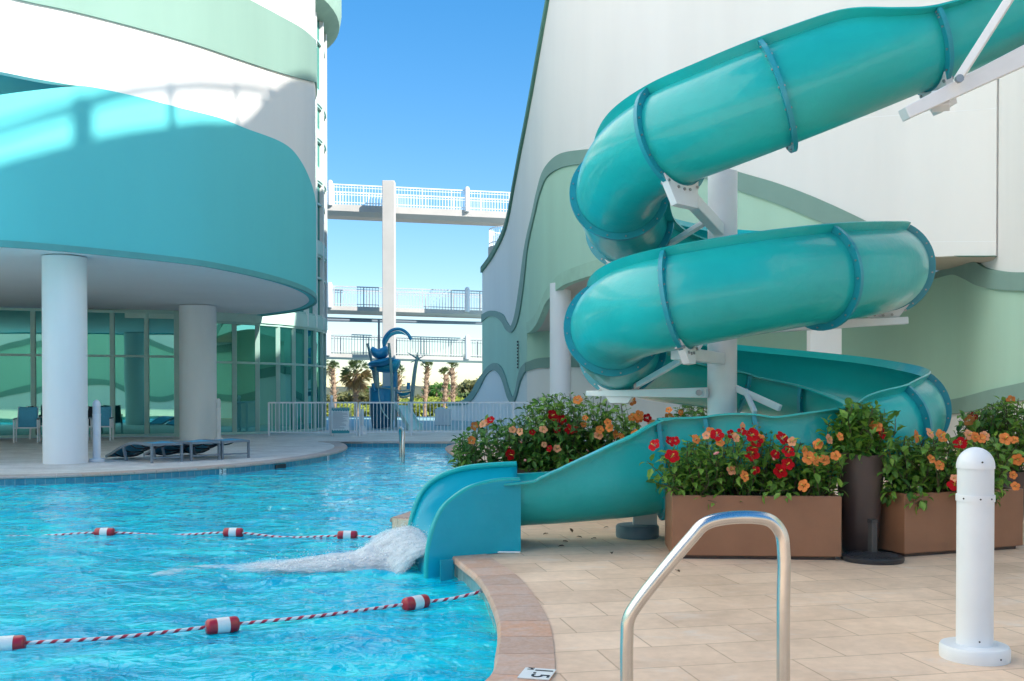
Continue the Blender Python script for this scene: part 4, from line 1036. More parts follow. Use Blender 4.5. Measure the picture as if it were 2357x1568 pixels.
bollard(503, 1013, 1.23, 0.070, 'white domed bollard beside the farther fat column', False)
# near grab rail
dR = 3.68
rp = [at(1443, 1900, dR), at(1443, 1640, dR), at(1443, 1470, dR), at(1447, 1425, dR), at(1467, 1390, dR), at(1590, 1240, dR), at(1622, 1207, dR), at(1665, 1194, dR), at(1740, 1191.5, dR), at(1775, 1200, dR), at(1797, 1226, dR), at(1804, 1275, dR), at(1803, 1400, dR), at(1803, 1640, dR), at(1803, 1900, dR)]
t = thing('grab_rail', Vector((rp[0].x, rp[0].y, 0)), 'bent stainless steel grab rail in the near foreground on the pool deck', 'handrail')
path = []
P0 = [Vector(p) for p in rp]
path = [Vector(q) for q in cat(P0, 8)]
MB().tube(path, 0.0245, 24).build('tube', STEEL, t, smooth=True)
for p in (rp[0], rp[-1]): MB().lathe([(0.055, 0.002), (0.055, 0.012), (0.028, 0.03)], (p.x, p.y, 0), 24).build('escutcheon', STEEL, t, smooth=True)
# far rail seen edge on
a, b = gz(928, 1064, WZ), gz(922, 1053, WZ)
tp = [Vector((a.x, a.y, -0.6)), Vector((a.x, a.y, 0.3)), Vector((a.x - .01, a.y + 0.12, 0.50)), Vector(((a.x + b.x) / 2, (a.y + b.y) / 2, 0.56)), Vector((b.x, b.y - .1, 0.50)), Vector((b.x, b.y, 0.3)), Vector((b.x, b.y, -0.6))]
tag(MB().tube([Vector(q) for q in cat(tp, 6)], 0.036, 12).build('ladder_rail', STEEL, smooth=True), 'stainless ladder rail standing in the far pool water before the fence', 'handrail')
c = gz(2008, 1290)
t = thing('umbrella_base', c, 'black round umbrella base with a short square stem between the brown planters', 'umbrella base')
MB().lathe([(0.235, 0), (0.24, 0.015), (0.24, 0.035), (0.225, 0.045), (0.20, 0.042), (0.08, 0.058), (0.05, 0.07), (0.002, 0.072)], c, 48).build('base_disc', DARK, t, smooth=True)
m = MB()
for k in range(28):
    a = 2 * math.pi * k / 28; d = Vector((math.cos(a), math.sin(a), 0)); m.bar(c + d * 0.08 + Vector((0, 0, .058)), c + d * 0.195 + Vector((0, 0, .044)), 0.006, 0.006)
m.build('raised_ribs', DARK, t)
bevel(MB().box(c + Vector((0, 0, .19)), (0.052, 0.052, 0.25), R_(20)).build('stem', pm('dark_grey_steel', (0.06, 0.06, 0.062), 0.4), t), 0.004)
m = MB(); m.box(c + Vector((0, 0, .315)), (0.056, 0.056, 0.03), R_(20)); m.build('stem_cap', DARK, t)

# ================================================================== PLANTERS
def boxplanter(p, q, dep, h, label, mat=PLANTER):
    """front-bottom edge from p to q, going dep away from the camera"""
    x = (q - p); L = x.length; x.normalize(); y = Vector((-x.y, x.x, 0)); ang = math.atan2(x.y, x.x)
    c = p + x * L / 2 + y * dep / 2
    t = thing('planter_box', c, label, 'planter', 'brown planters on the pool deck')
    wl = 0.035; lip = 0.0
    m = MB(); o = [p, q, q + y * dep, p + y * dep]; i_ = [p + x * wl + y * wl, q - x * wl + y * wl, q - x * wl + y * (dep - wl), p + x * wl + y * (dep - wl)]
    V = lambda a, z: Vector((a.x, a.y, z))
    vs = [V(a, 0.03) for a in o] + [V(a, h) for a in o] + [V(a, h) for a in i_] + [V(a, h - 0.10) for a in i_]
    fs = [(3, 2, 1, 0)] + [(k, (k + 1) % 4, 4 + (k + 1) % 4, 4 + k) for k in range(4)] + [(4 + k, 4 + (k + 1) % 4, 8 + (k + 1) % 4, 8 + k) for k in range(4)] + [(8 + k, 8 + (k + 1) % 4, 12 + (k + 1) % 4, 12 + k) for k in range(4)] + [(12, 13, 14, 15)]
    b = m.add(vs, fs).build('box', mat, t); bevel(b, 0.006, 2)
    MB().prism([V(a, h - 0.075) for a in i_], (0, 0, 0.005)).build('soil', SOIL, t)
    MB().prism([V(p + x * .04 + y * .04, 0), V(q - x * .04 + y * .04, 0), V(q - x * .04 + y * (dep - .04), 0), V(p + x * .04 + y * (dep - .04), 0)], (0, 0, 0.03)).build('plinth', VASE, t)
    return c, ang, L, dep, h
PA = boxplanter(gz(1546, 1287), gz(1937, 1291), 0.60, 0.515, 'long brown planter box in front of the slide with red and orange hibiscus')
PB = boxplanter(gz(2082, 1284), gz(2355, 1264), 0.42, 0.52, 'brown planter box angled behind the foreground bollard')
PC = boxplanter(at(1085, 1250, 11.0) * 1.0 - Vector((0, 0, at(1085, 1250, 11.0).z)), Vector((at(1445, 1250, 11.4).x, 11.4, 0)), 0.6, 0.50, 'dark brown planter box mostly hidden behind the slide end', VASE)
c = gz(1979, 1274)
vase = thing('tall_planter', c, 'tall tapered dark brown planter between the two brown boxes', 'planter', 'brown planters on the pool deck')
m = MB(); rows = []; prof_ = [(0.125, 0.0), (0.14, 0.02), (0.155, 0.25), (0.175, 0.5), (0.19, 0.70), (0.195, 0.82), (0.175, 0.82), (0.165, 0.70)]
for r_, z in prof_:
    row = []
    for k in range(40):
        a = 2 * math.pi * k / 40; zz = z + (0.03 * abs(math.cos(a)) if z > 0.79 else 0)
        row.append(c + Vector((r_ * math.cos(a), r_ * math.sin(a), zz)))
    rows.append(row)
m.grid(rows, close=True); m.f += [tuple(range(40)), tuple(len(m.v) - 40 + k for k in range(40))]; m.build('pot', VASE, vase, smooth=True, sharp=50)

# ------------------------------------------------------------------ hibiscus: stems, leaves, blossoms
def petal_mesh(name, mat, rad):
    m = MB(); r = random.Random(len(name))
    for k in range(5):
        a0 = 2 * math.pi * k / 5 + r.uniform(-.1, .1); rows = []
        for i in range(4):
            f = i / 3; wd = (0.15, 0.75, 0.98, 0.62)[i]; row = []
            for j in range(4):
                a = a0 + (j / 3 - 0.5) * wd * 1.55; rr = rad * (0.10 + 0.90 * f) * (1 - (0.10 if j in (0, 3) else 0) * f)
                row.append(Vector((rr * math.cos(a), rr * math.sin(a), rad * (0.12 + 0.45 * f - 0.28 * f * f) + r.uniform(-.06, .06) * rad * f)))
            rows.append(row)
        m.grid(rows)
    me_o = m.build(name, mat, smooth=True, sharp=80, recalc=False)
    me = me_o.data; bpy.data.objects.remove(me_o)
    m = MB(); m.tube([Vector((0, 0, 0)), Vector((0, 0.1 * rad, 0.95 * rad))], [0.05 * rad, 0.09 * rad], 6); so = m.build('stamen', YELLOW); st = so.data; bpy.data.objects.remove(so)
    return me, st
def bud_mesh(name, mat, rad):
    m = MB(); m.lathe([(0.02 * rad, 0), (0.2 * rad, 0.3 * rad), (0.26 * rad, 0.75 * rad), (0.14 * rad, 1.2 * rad), (0.02 * rad, 1.4 * rad)], n=8); o = m.build(name, mat, smooth=True); me = o.data; bpy.data.objects.remove(o); return me
FL = {'r': petal_mesh('blossom', RED, 0.060), 'o': petal_mesh('blossom', ORANGE, 0.055), 'p': petal_mesh('blossom', PEACH, 0.052)}
BUD = bud_mesh('bud', PINK, 0.045)
def leaf_at(m, p, d, nrm, ln, wd, curl):
    d = d.normalized(); s = d.cross(nrm)
    if s.length < 1e-3: s = d.orthogonal()
    s.normalize(); n = s.cross(d).normalized()
    a = p; t1 = p + d * ln * 0.35 - n * curl * ln * 0.05; t2 = p + d * ln * 0.72 - n * curl * ln * 0.2; t3 = p + d * ln - n * curl * ln * 0.5
    up = n * wd * 0.18
    m.add([a, t1 - s * wd * .5 + up, t1, t1 + s * wd * .5 + up, t2 - s * wd * .36 + up, t2, t2 + s * wd * .36 + up, t3],
          [(0, 2, 1), (0, 3, 2), (1, 2, 5, 4), (2, 3, 6, 5), (4, 5, 7), (5, 6, 7)])
def hibiscus(root, target, nshoot, seed, label, flowers, leaf=0.085, mat=LEAF, dens=13, spread=0.05, buds=0, group='flowering hibiscus bushes', name='hibiscus_bush'):
    """root(r) -> foot of a shoot, target(r) -> its tip"""
    r = random.Random(seed); base = root(r)
    feet = [root(r) for _ in range(nshoot)]; c = sum(feet, Vector()) / nshoot; 
    t = thing(name, c, label, 'plant', group)
    L = MB(); S = MB(); tips = []
    for f in feet:
        e = target(r, f); mid = f.lerp(e, 0.5) + Vector((r.gauss(0, spread), r.gauss(0, spread), 0.03)); pts = [Vector(q) for q in cat([f, mid, e], 5)]
        S.tube(pts, [0.006 - 0.0035 * k / (len(pts) - 1) for k in range(len(pts))], 4); ax = (e - mid).normalized(); tips.append((e, ax))
        ang = r.random() * 6.28
        for k in range(dens):
            u = 0.22 + 0.80 * (k + r.random() * .6) / dens; u = min(u, 1.0)
            i = u * (len(pts) - 1); i0 = min(int(i), len(pts) - 2); p = pts[i0].lerp(pts[i0 + 1], i - i0)
            ang += 2.4; o1 = ax.orthogonal().normalized(); o2 = ax.cross(o1)
            rad = o1 * math.cos(ang) + o2 * math.sin(ang)
            d = rad * r.uniform(0.7, 1.0) + ax * r.uniform(0.05, 0.7) + Vector((0, 0, r.uniform(-0.35, 0.25)))
            ln = leaf * r.uniform(0.55, 1.2) * (0.65 if u > 0.93 else 1)
            q = p + rad * 0.02; leaf_at(L, q, d, Vector((r.gauss(0, .3), r.gauss(0, .3), 1)), ln, ln * r.uniform(0.5, 0.68), r.uniform(0.1, 1.0))
    L.build('foliage', mat, t, recalc=False); S.build('stems', STEM, t)
    T0 = ORG[t.name]
    for kind, pos, face in flowers(r, tips):
        d = Vector(face).normalized(); M = d.to_track_quat('Z', 'Y').to_matrix().to_4x4() @ Matrix.Rotation(r.random() * 6.28, 4, 'Z')
        sc_ = r.uniform(0.62, 1.12)
        if kind == 'b':
            o = bpy.data.objects.new('bud', BUD)
        else: o = bpy.data.objects.new('blossom', FL[kind][0])
        COL.objects.link(o); o.parent = t; o.matrix_local = Matrix.Translation(pos - T0) @ M @ Matrix.Scale(sc_, 4)
        if kind != 'b':
            s2 = bpy.data.objects.new('stamen', FL[kind][1]); COL.objects.link(s2); s2.parent = o
    return t
def pixflow(lst, d0, jit=0.12):
    def f(r, tips):
        for k, px, py in lst:
            p = at(px, py, d0 + r.uniform(-jit, jit))
            yield k, p, (r.gauss(0.0, .45), -1.0, r.uniform(0.0, 0.8))
    return f
def oblong(cx, cy, ang, lx, ly, z):
    def f(r):
        a, b = r.uniform(-.5, .5) * lx, r.uniform(-.5, .5) * ly
        return Vector((cx + a * math.cos(ang) - b * math.sin(ang), cy + a * math.sin(ang) + b * math.cos(ang), z))
    return f
def tips_px(x0, x1, top, d0, d1, zlow, out=0.22):
    """tips spread across a pixel span; top(px) is the crown outline in the photo"""
    def f(r, foot):
        px = foot.x / foot.y * FPX + 1178.5 + r.gauss(0, 26)
        px = min(max(px + (px - (x0 + x1) / 2) * 0.12, x0), x1)
        d = r.uniform(d0, d1); hi = at(px, top(px), d).z
        z = zlow + (hi - zlow) * (1 - r.random() ** 2.2 * 0.95)
        return Vector((at(px, 900, d).x, d, z))
    return f
npi = lambda X, Y: (lambda px: float(np.interp(px, X, Y)))
# long front planter
hibiscus(oblong(PA[0].x, PA[0].y, PA[1], 1.22, 0.42, 0.45), tips_px(1490, 1955, npi([1490, 1530, 1600, 1680, 1740, 1800, 1870, 1930, 1955], [1060, 1035, 1010, 1000, 985, 1012, 1020, 1040, 1075]), 7.78, 8.65, 0.40), 190, 11,
         'hibiscus bush with red and orange blossoms in the long front planter', pixflow([('r', 1508, 1026), ('r', 1554, 1015), ('r', 1546, 1052), ('r', 1541, 1018), ('o', 1600, 1012), ('o', 1634, 995), ('r', 1650, 1003), ('p', 1626, 1003), ('o', 1656, 1020), ('p', 1707, 982), ('r', 1707, 995), ('r', 1681, 1001), ('o', 1749, 1010), ('r', 1741, 1018), ('r', 1730, 1001), ('r', 1798, 1011), ('p', 1824, 1017), ('r', 1814, 1042), ('o', 1850, 1037), ('o', 1858, 1054), ('o', 1884, 1023), ('o', 1873, 1058), ('o', 1924, 1050), ('r', 1783, 1047), ('r', 1731, 1045), ('r', 1740, 1084), ('r', 1794, 1086), ('o', 1711, 1097), ('o', 1852, 1119), ('p', 1682, 1083), ('p', 1692, 1008), ('b', 1642, 1046), ('b', 1784, 1060), ('r', 1812, 1070), ('o', 1897, 1060)], 7.85), leaf=0.082)
# tall vase
hibiscus(oblong(c.x, c.y, 0, 0.2, 0.2, 0.76), tips_px(1880, 2085, npi([1880, 1920, 1960, 2000, 2050, 2085], [990, 950, 928, 932, 945, 990]), 8.05, 8.6, 0.80), 95, 12,
         'bright green bush with a few orange blossoms in the tall tapered planter', pixflow([('o', 2020, 984), ('r', 2026, 997), ('o', 1932, 1006), ('p', 1906, 1012), ('o', 2014, 981)], 8.1), leaf=0.095, dens=12)
# angled planter behind the bollard
hibiscus(oblong(PB[0].x, PB[0].y, PB[1], 1.05, 0.30, 0.45), tips_px(2040, 2357, npi([2040, 2080, 2150, 2200, 2280, 2357], [1030, 1005, 1003, 1005, 1000, 1005]), 7.95, 8.6, 0.40), 150, 13,
         'hibiscus bush with orange blossoms in the angled planter behind the bollard', pixflow([('o', 2105, 1005), ('p', 2137, 999), ('o', 2164, 1005), ('o', 2142, 1058), ('o', 2161, 1072), ('r', 2211, 1023), ('p', 2196, 1101), ('r', 2198, 1118), ('o', 2242, 1006), ('o', 2313, 1012), ('o', 2335, 1014), ('p', 2228, 1003), ('o', 2342, 1058), ('o', 2331, 1094), ('o', 2336, 1120), ('p', 2265, 1005), ('o', 2258, 1010)], 8.05), leaf=0.085)
# taller bushes behind on the right
def pot(px, d, h, label):
    q = at(px, 910, d); t = thing('round_planter', (q.x, q.y, 0), label, 'planter', 'brown planters on the pool deck')
    MB().lathe([(0.22, 0), (0.27, 0.3), (0.30, h), (0.26, h), (0.24, h - .06), (.01, h - .06)], (q.x, q.y, 0), 32).build('pot', VASE, t, smooth=True, sharp=50); return q
q = pot(2300, 10.2, 0.55, 'dark round pot hidden behind the angled planter')
hibiscus(oblong(q.x, q.y, 0, 0.4, 0.4, 0.5), tips_px(2190, 2420, npi([2190, 2210, 2250, 2300, 2357, 2420], [960, 950, 945, 920, 916, 925]), 9.7, 10.6, 0.62), 150, 14,
         'tall dark green hibiscus bush at the right edge below the grey green wave', pixflow([('o', 2327, 921), ('r', 2238, 961), ('o', 2231, 969)], 9.9), leaf=0.10, dens=12)
# bushes behind the slide end on the left
hibiscus(oblong(PC[0].x - 0.25, PC[0].y - 0.05, PC[1], 1.5, 0.45, 0.40), tips_px(1055, 1330, npi([1055, 1085, 1130, 1200, 1260, 1330], [1000, 975, 962, 960, 965, 960]), 10.6, 11.6, 0.30), 170, 15,
         'lower hibiscus bush with red and peach blossoms behind the slide end', pixflow([('p', 1112, 978), ('o', 1090, 981), ('o', 1122, 972), ('r', 1130, 968), ('p', 1180, 990), ('p', 1198, 994), ('r', 1225, 996), ('p', 1250, 990), ('p', 1252, 1024), ('r', 1266, 1033), ('p', 1282, 1034), ('o', 1085, 1014), ('r', 1172, 1046), ('b', 1202, 1020), ('b', 1207, 1060), ('b', 1172, 1030)], 10.7), leaf=0.10, mat=LEAFD)
hibiscus(oblong(PC[0].x + 0.45, PC[0].y + 0.15, PC[1], 1.2, 0.45, 0.40), tips_px(1185, 1470, npi([1185, 1205, 1240, 1300, 1390, 1440, 1470], [955, 925, 912, 905, 912, 930, 960]), 10.9, 11.8, 0.35), 230, 16,
         'taller hibiscus bush with orange blossoms behind the sloping slide wall', pixflow([('r', 1292, 967), ('r', 1270, 957), ('r', 1284, 989), ('r', 1311, 988), ('r', 1324, 990), ('o', 1347, 963), ('o', 1343, 977), ('o', 1380, 990), ('p', 1377, 1004), ('o', 1399, 973), ('o', 1414, 1000), ('o', 1429, 1005), ('o', 1404, 985), ('o', 1455, 961), ('o', 1467, 964), ('o', 1471, 956), ('r', 1490, 962), ('r', 1389, 1034), ('o', 1405, 1045), ('o', 1440, 924), ('o', 1454, 924), ('o', 1330, 922), ('b', 1354, 1040), ('r', 1311, 1064), ('o', 1463, 1000), ('o', 1528, 971), ('o', 1540, 962), ('p', 1500, 976)], 10.95), leaf=0.10)
q = pot(1590, 13.5, 0.5, 'dark round pot behind the white slide pole')
hibiscus(oblong(q.x, q.y, 0, 0.4, 0.4, 0.45), tips_px(1560, 1622, npi([1560, 1590, 1622], [935, 912, 925]), 13.2, 13.9, 0.55), 60, 17,
         'small green bush seen just left of the white slide pole', pixflow([('o', 1540, 945), ('o', 1566, 950)], 13.3), leaf=0.10, mat=LEAFD)

# dry leaves blown under the slide
LV = None
lf = random.Random(9)
lmat = pm('dry_leaf', (0.10, 0.055, 0.03), 0.8, 0.3, 30)
for i, (px, py) in enumerate(((1262, 1228), (1318, 1226), (1340, 1238), (1388, 1216), (1373, 1240), (1432, 1230), (1295, 1246), (1300, 1257), (1407, 1271), (1555, 1312), (1440, 1218))):
    m = MB(); p = gz(px, py, 0.006); leaf_at(m, Vector(), Vector((lf.gauss(0, 1), lf.gauss(0, 1), 0.15)), Vector((0.1, 0, 1)), 0.06, 0.035, 0.6)
    o = tag(m.build('fallen_leaf', lmat, recalc=False), 'small dry brown leaf lying on the tan pavers around the slide end', 'leaf', 'dry leaves on the pavers'); o.location = p; o.rotation_euler = (0, 0, lf.random() * 6)

# ================================================================== POOL FENCE, GATE, SIGN
fa, fb = gz(619, 1004), gz(1300, 1004); fa.z = fb.z = 0; fb.y = fa.y + 0.6
def fence_run(x0, x1, label, name='pool_fence', post=1.75, cat_='fence'):
    u0, u1 = [(gz(x, 1004).x - fa.x) / (fb.x - fa.x) for x in (x0, x1)]
    P, Q = fa.lerp(fb, u0), fa.lerp(fb, u1); t = (Q - P).normalized(); L = (Q - P).length
    o = thing(name, P, label, cat_); z = Vector((0, 0, 1))
    m = MB(); m.bar(P + z * 1.08, Q + z * 1.08, 0.06, 0.05); m.bar(P + z * 0.12, Q + z * 0.12, 0.035, 0.035); m.build('rail', WMETAL, o)
    m = MB(); k = 0.10
    while k < L - 0.05:
        p = P + t * k; m.bar(p + z * 0.12, p + z * 1.06, 0.02, 0.02); k += 0.115
    m.build('picket_row', WMETAL, o)
    n = max(1, round(L / post))
    for k in range(n + 1):
        p = P + t * (L * k / n); bevel(MB().bar(p, p + z * 1.09, 0.055, 0.055).build('post', WMETAL, o), 0.004, 1)
    return o, P, Q
fence_run(619, 757, 'white picket fence left of the gate, in front of the round glass tower')
fence_run(826, 1300, 'white picket fence right of the gate, running behind the hibiscus')
g, P, Q = fence_run(766, 819, 'white picket gate with a rules board hung on it', 'pool_gate', 9, 'gate')
for p in (P + Vector((-.06, -.02, 0)),): MB().lathe([(.04, 0), (.04, 1.2), (.055, 1.21), (.06, 1.26), (.04, 1.31), (.003, 1.33)], p, 16).build('ball_cap_post', WMETAL, g, smooth=True)
c = at(784, 968, fa.y - 0.10)
sg = thing('rules_sign', c, 'white rules board with teal wavy top and bottom strips on the pool gate', 'sign')
W2, H2 = 0.285, 0.415
MB().box(c, (W2 * 2, 0.015, H2 * 2)).build('board', SIGNW, sg)
y = c.y - 0.011
def wavy(z0, z1, up):
    pts = [(c.x - W2, y, c.z + z0)] + [(c.x - W2 + W2 * 2 * k / 40, y, c.z + z1 + 0.016 * math.sin(k / 40 * 2 * math.pi * 7)) for k in range(41)] + [(c.x + W2, y, c.z + z0)]
    return MB().prism(pts, (0, 0.003, 0))
wavy(H2, H2 - 0.105, 1).build('header_strip', SIGNT, sg); wavy(-H2, -H2 + 0.10, 1).build('footer_strip', SIGNT, sg)
text_mesh('SPLASH PAD RULES', 0.058, basis((c.x, y - 0.002, c.z + H2 - 0.045), (1, 0, 0), (0, 0, 1)), SIGNW, 'lettering', sg)
m = MB(); r = random.Random(5)
for k in range(19):
    wl = r.uniform(0.16, 0.25) * (1 if k % 4 else .7); m.box((c.x - W2 + 0.04 + wl, y, c.z + H2 - 0.145 - k * 0.029), (wl * 2, 0.003, 0.009))
m.build('small_print', INKB, sg)
# white cone-shaped pedestal just inside the fence
c = at(834, 910, 33.5); t = thing('pedestal', (c.x, c.y, 0), 'small white flared pedestal just behind the fence right of the gate', 'pedestal')
MB().lathe([(.17, 0), (.15, .12), (.10, .26), (.075, .29)], (c.x, c.y, 0), 24).build('flared_foot', WMETAL, t, smooth=True); MB().lathe([(.055, .28), (.055, .82), (.04, .86)], (c.x, c.y, 0), 20).build('stem', WMETAL, t, smooth=True)
# white equipment counters by the low wall
for px, py, w_, lab in ((1020, 940, 0.36, 'white cabinet by the swoop of the low white wall'), (905, 955, 0.0, '')):
    if not w_: continue
    c = at(px, 910, 44); t = thing('cabinet', (c.x, c.y, 0), lab, 'cabinet'); bevel(MB().box((c.x, c.y, 0.36), (w_ * 1.9, 0.7, 0.72)).build('body', WMETAL, t), 0.02); MB().box((c.x - 0.1, c.y, 0.75), (w_ * 0.9, 0.6, 0.06)).build('top', PLAYM, t)

# ================================================================== SPLASH-PAD PLAY TOWER
DP = 40.0
def zb(X, Y): return (767.3 + .1957 * X, 721.3 + .1957 * Y)
def pz_(X, Y, dd=0.0): a, b = zb(X, Y); return at(a, b, DP + dd)
c = at(880, 910, DP)
pt = thing('play_tower', (c.x, c.y, 0), 'blue splash play tower with curling hood, tipping bucket and small mint slide', 'play structure')
def ptube(name, pts, r, mat, dd=0.0, n=12): return MB().tube([Vector(q) for q in cat([pz_(x, y, dd) for x, y in pts], 6)], r, n).build(name, mat, pt, smooth=True)
for pts, dd in (([(402, 355), (440, 520), (480, 760), (505, 900), (520, 1340)], 0.3), ([(652, 350), (672, 560), (688, 820), (690, 1120), (682, 1385)], -1.1), ([(490, 630), (512, 760), (520, 880)], -0.6), ([(728, 590), (742, 760), (738, 1000), (735, 1340)], 0.8), ([(520, 690), (530, 900), (540, 1340)], 1.2)):
    ptube('pole', pts, 0.055, PLAYS, dd)
# tank: a rounded hull
m = MB(); rows = []
for z, k in ((1.66, 1.0), (1.4, 1.0), (1.0, 0.98), (0.69, 0.92), (0.0, 0.74)):
    cx = (pz_(560, 1000).x); rows.append([Vector((cx + 0.47 * k * math.cos(a), DP + 0.47 * k * math.sin(a), z + 0.03 * math.cos(a))) for a in np.linspace(0, 2 * math.pi, 36, endpoint=False)])
m.grid(rows[:3], close=True); m.f.append(tuple(range(35, -1, -1))); m.build('tank', PLAYB, pt, smooth=True)
m = MB(); m.grid(rows[2:], close=True); m.build('tank_base', pm('dark_blue_plastic', (0.02, 0.13, 0.22), 0.5), pt, smooth=True)  # lower hull in a darker blue
ptube('tank_stripe', [(530, 880), (540, 1000), (580, 1150), (650, 1240)], 0.022, PLAYM, -0.50, 8)
# tipping bucket (a sagging pouch) and two roof shells
def shell(pts_top, pts_bot, dep, mat, name, dd=0.0):
    m = MB(); n = 24; T = cat([pz_(*p, dd) for p in pts_top], 8); B = cat([pz_(*p, dd) for p in pts_bot], 8); rows = []
    k = min(len(T), len(B))
    for i in range(k):
        a, b = Vector(T[int(i * (len(T) - 1) / (k - 1))]), Vector(B[int(i * (len(B) - 1) / (k - 1))]); row = []
        f = math.sin(math.pi * i / (k - 1)) ** 0.5
        for j in range(n):
            th = 2 * math.pi * j / n; v = (1 - math.cos(th)) / 2; row.append(a.lerp(b, v) + Vector((0, math.sin(th) * dep * f, 0)))
        rows.append(row)
    m.grid(rows, close=True); m.f += [tuple(range(n)), tuple(len(m.v) - n + q for q in range(n))]
    return m.build(name, mat, pt, smooth=True, sharp=60)
shell([(438, 430), (462, 392), (500, 410), (530, 420), (575, 405), (625, 385), (652, 430)], [(440, 445), (455, 490), (500, 530), (550, 542), (600, 530), (640, 495), (655, 440)], 0.55, PLAYB, 'tipping_bucket', -0.5)
shell([(404, 612), (440, 575), (520, 545), (600, 530), (670, 515), (712, 525)], [(404, 618), (450, 625), (520, 626), (590, 618), (660, 585), (712, 530)], 0.9, PLAYB, 'canopy_shell', -0.4)
shell([(412, 625), (520, 620), (640, 590), (720, 535), (770, 540), (792, 560)], [(418, 640), (450, 670), (540, 692), (650, 700), (720, 690), (770, 640), (792, 575)], 0.5, PLAYC, 'canopy_lining', 0.3)
ptube('curled_hood', [(600, 400), (592, 330), (620, 265), (680, 205), (752, 185), (820, 200), (880, 250), (915, 312)], 0.065, PLAYB, 0.0)
m = MB(); a = cat([pz_(*p) for p in ((612, 385), (612, 320), (640, 270), (695, 222), (755, 207), (815, 222), (862, 262))], 8); b = cat([pz_(*p) for p in ((622, 370), (640, 330), (672, 282), (715, 255), (760, 245), (815, 248), (862, 264))], 8)
m.grid([[Vector(p) + Vector((0, -.06, 0)), Vector(q) + Vector((0, -.06, 0)), Vector(q) + Vector((0, .06, 0)), Vector(p) + Vector((0, .06, 0))] for p, q in zip(a, b)], close=True); m.build('hood_fin', PLAYC, pt, smooth=True)
ptube('curved_beam', [(690, 560), (722, 650), (722, 800), (716, 870)], 0.085, PLAYB, 0.3)
ptube('platform_rail', [(500, 872), (600, 880), (700, 895), (760, 912), (900, 905)], 0.03, PLAYS, -0.5)
m = MB(); rows = []
for k in range(13):
    f = k / 12; sag = math.sin(math.pi * f); p = pz_(745 + 160 * f, 922 + 14 * sag); q = pz_(752 + 150 * f, 935 + 38 * sag)
    rows.append([p + Vector((0, -.4, 0)), q + Vector((0, -.3, 0)), q + Vector((0, .3, 0)), p + Vector((0, .4, 0))])
m.grid(rows, close=True); m.build('hanging_bridge', PLAYC, pt, smooth=True)
ptube('hanging_bridge_hoop', [(765, 960), (820, 990), (895, 975)], 0.025, PLAYS, -0.3, 6)
ptube('spray_cannon', [(462, 822), (475, 870), (492, 918)], 0.065, PLAYB, -0.55)
ptube('spray_cannon', [(885, 815), (882, 860), (880, 895)], 0.07, PLAYB, -0.3)
# mint slide
ns = [pz_(712, 1078, -1.0), pz_(760, 1145, -1.25), pz_(800, 1220, -1.6), pz_(850, 1300, -2.0), pz_(890, 1362, -2.6)]
fs_ = [pz_(888, 1085, -0.6), pz_(905, 1145, -0.9), pz_(950, 1225, -1.3), pz_(1000, 1300, -1.9), pz_(1052, 1350, -2.4)]
m = MB(); rows = []
for a, b in zip(cat(ns, 4), cat(fs_, 4)):
    a, b = Vector(a), Vector(b); x = (b - a).normalized(); dz = Vector((0, 0, 0.16))
    rows.append([a + dz, a + x * 0.04 + dz, a + x * 0.06, b - x * .06, b - x * .04 + dz, b + dz, b - Vector((0, 0, .08)), a - Vector((0, 0, .08))])
m.grid(rows, close=True); m.f += [tuple(range(8)), tuple(len(m.v) - 8 + q for q in range(8))]; m.build('small_slide', PLAYM, pt, smooth=True, sharp=40)
# star-topped spray post
c = pz_(912, 1100); sp = thing('spray_post', (c.x, c.y, 0), 'leaning twin spray post topped with crossed spikes right of the play tower', 'play structure')
for o in (0, 22): MB().tube([Vector(q) for q in cat([pz_(905 + o, 1380), pz_(908 + o, 1060), pz_(928 + o, 840), pz_(955 + o * .8, 640), pz_(985 + o * .4, 505)], 6)], 0.045, 10).build('post', PLAYS, sp, smooth=True)
for a, b in (((872, 462), (1082, 588)), ((908, 580), (1058, 506)), ((986, 460), (988, 560)), ((940, 500), (1030, 556))):
    p, q = pz_(*a, -0.1), pz_(*b, 0.1); MB().tube([p, p.lerp(q, .5), q], [0.012, 0.04, 0.012], 8).build('spike', PLAYS, sp, smooth=True)

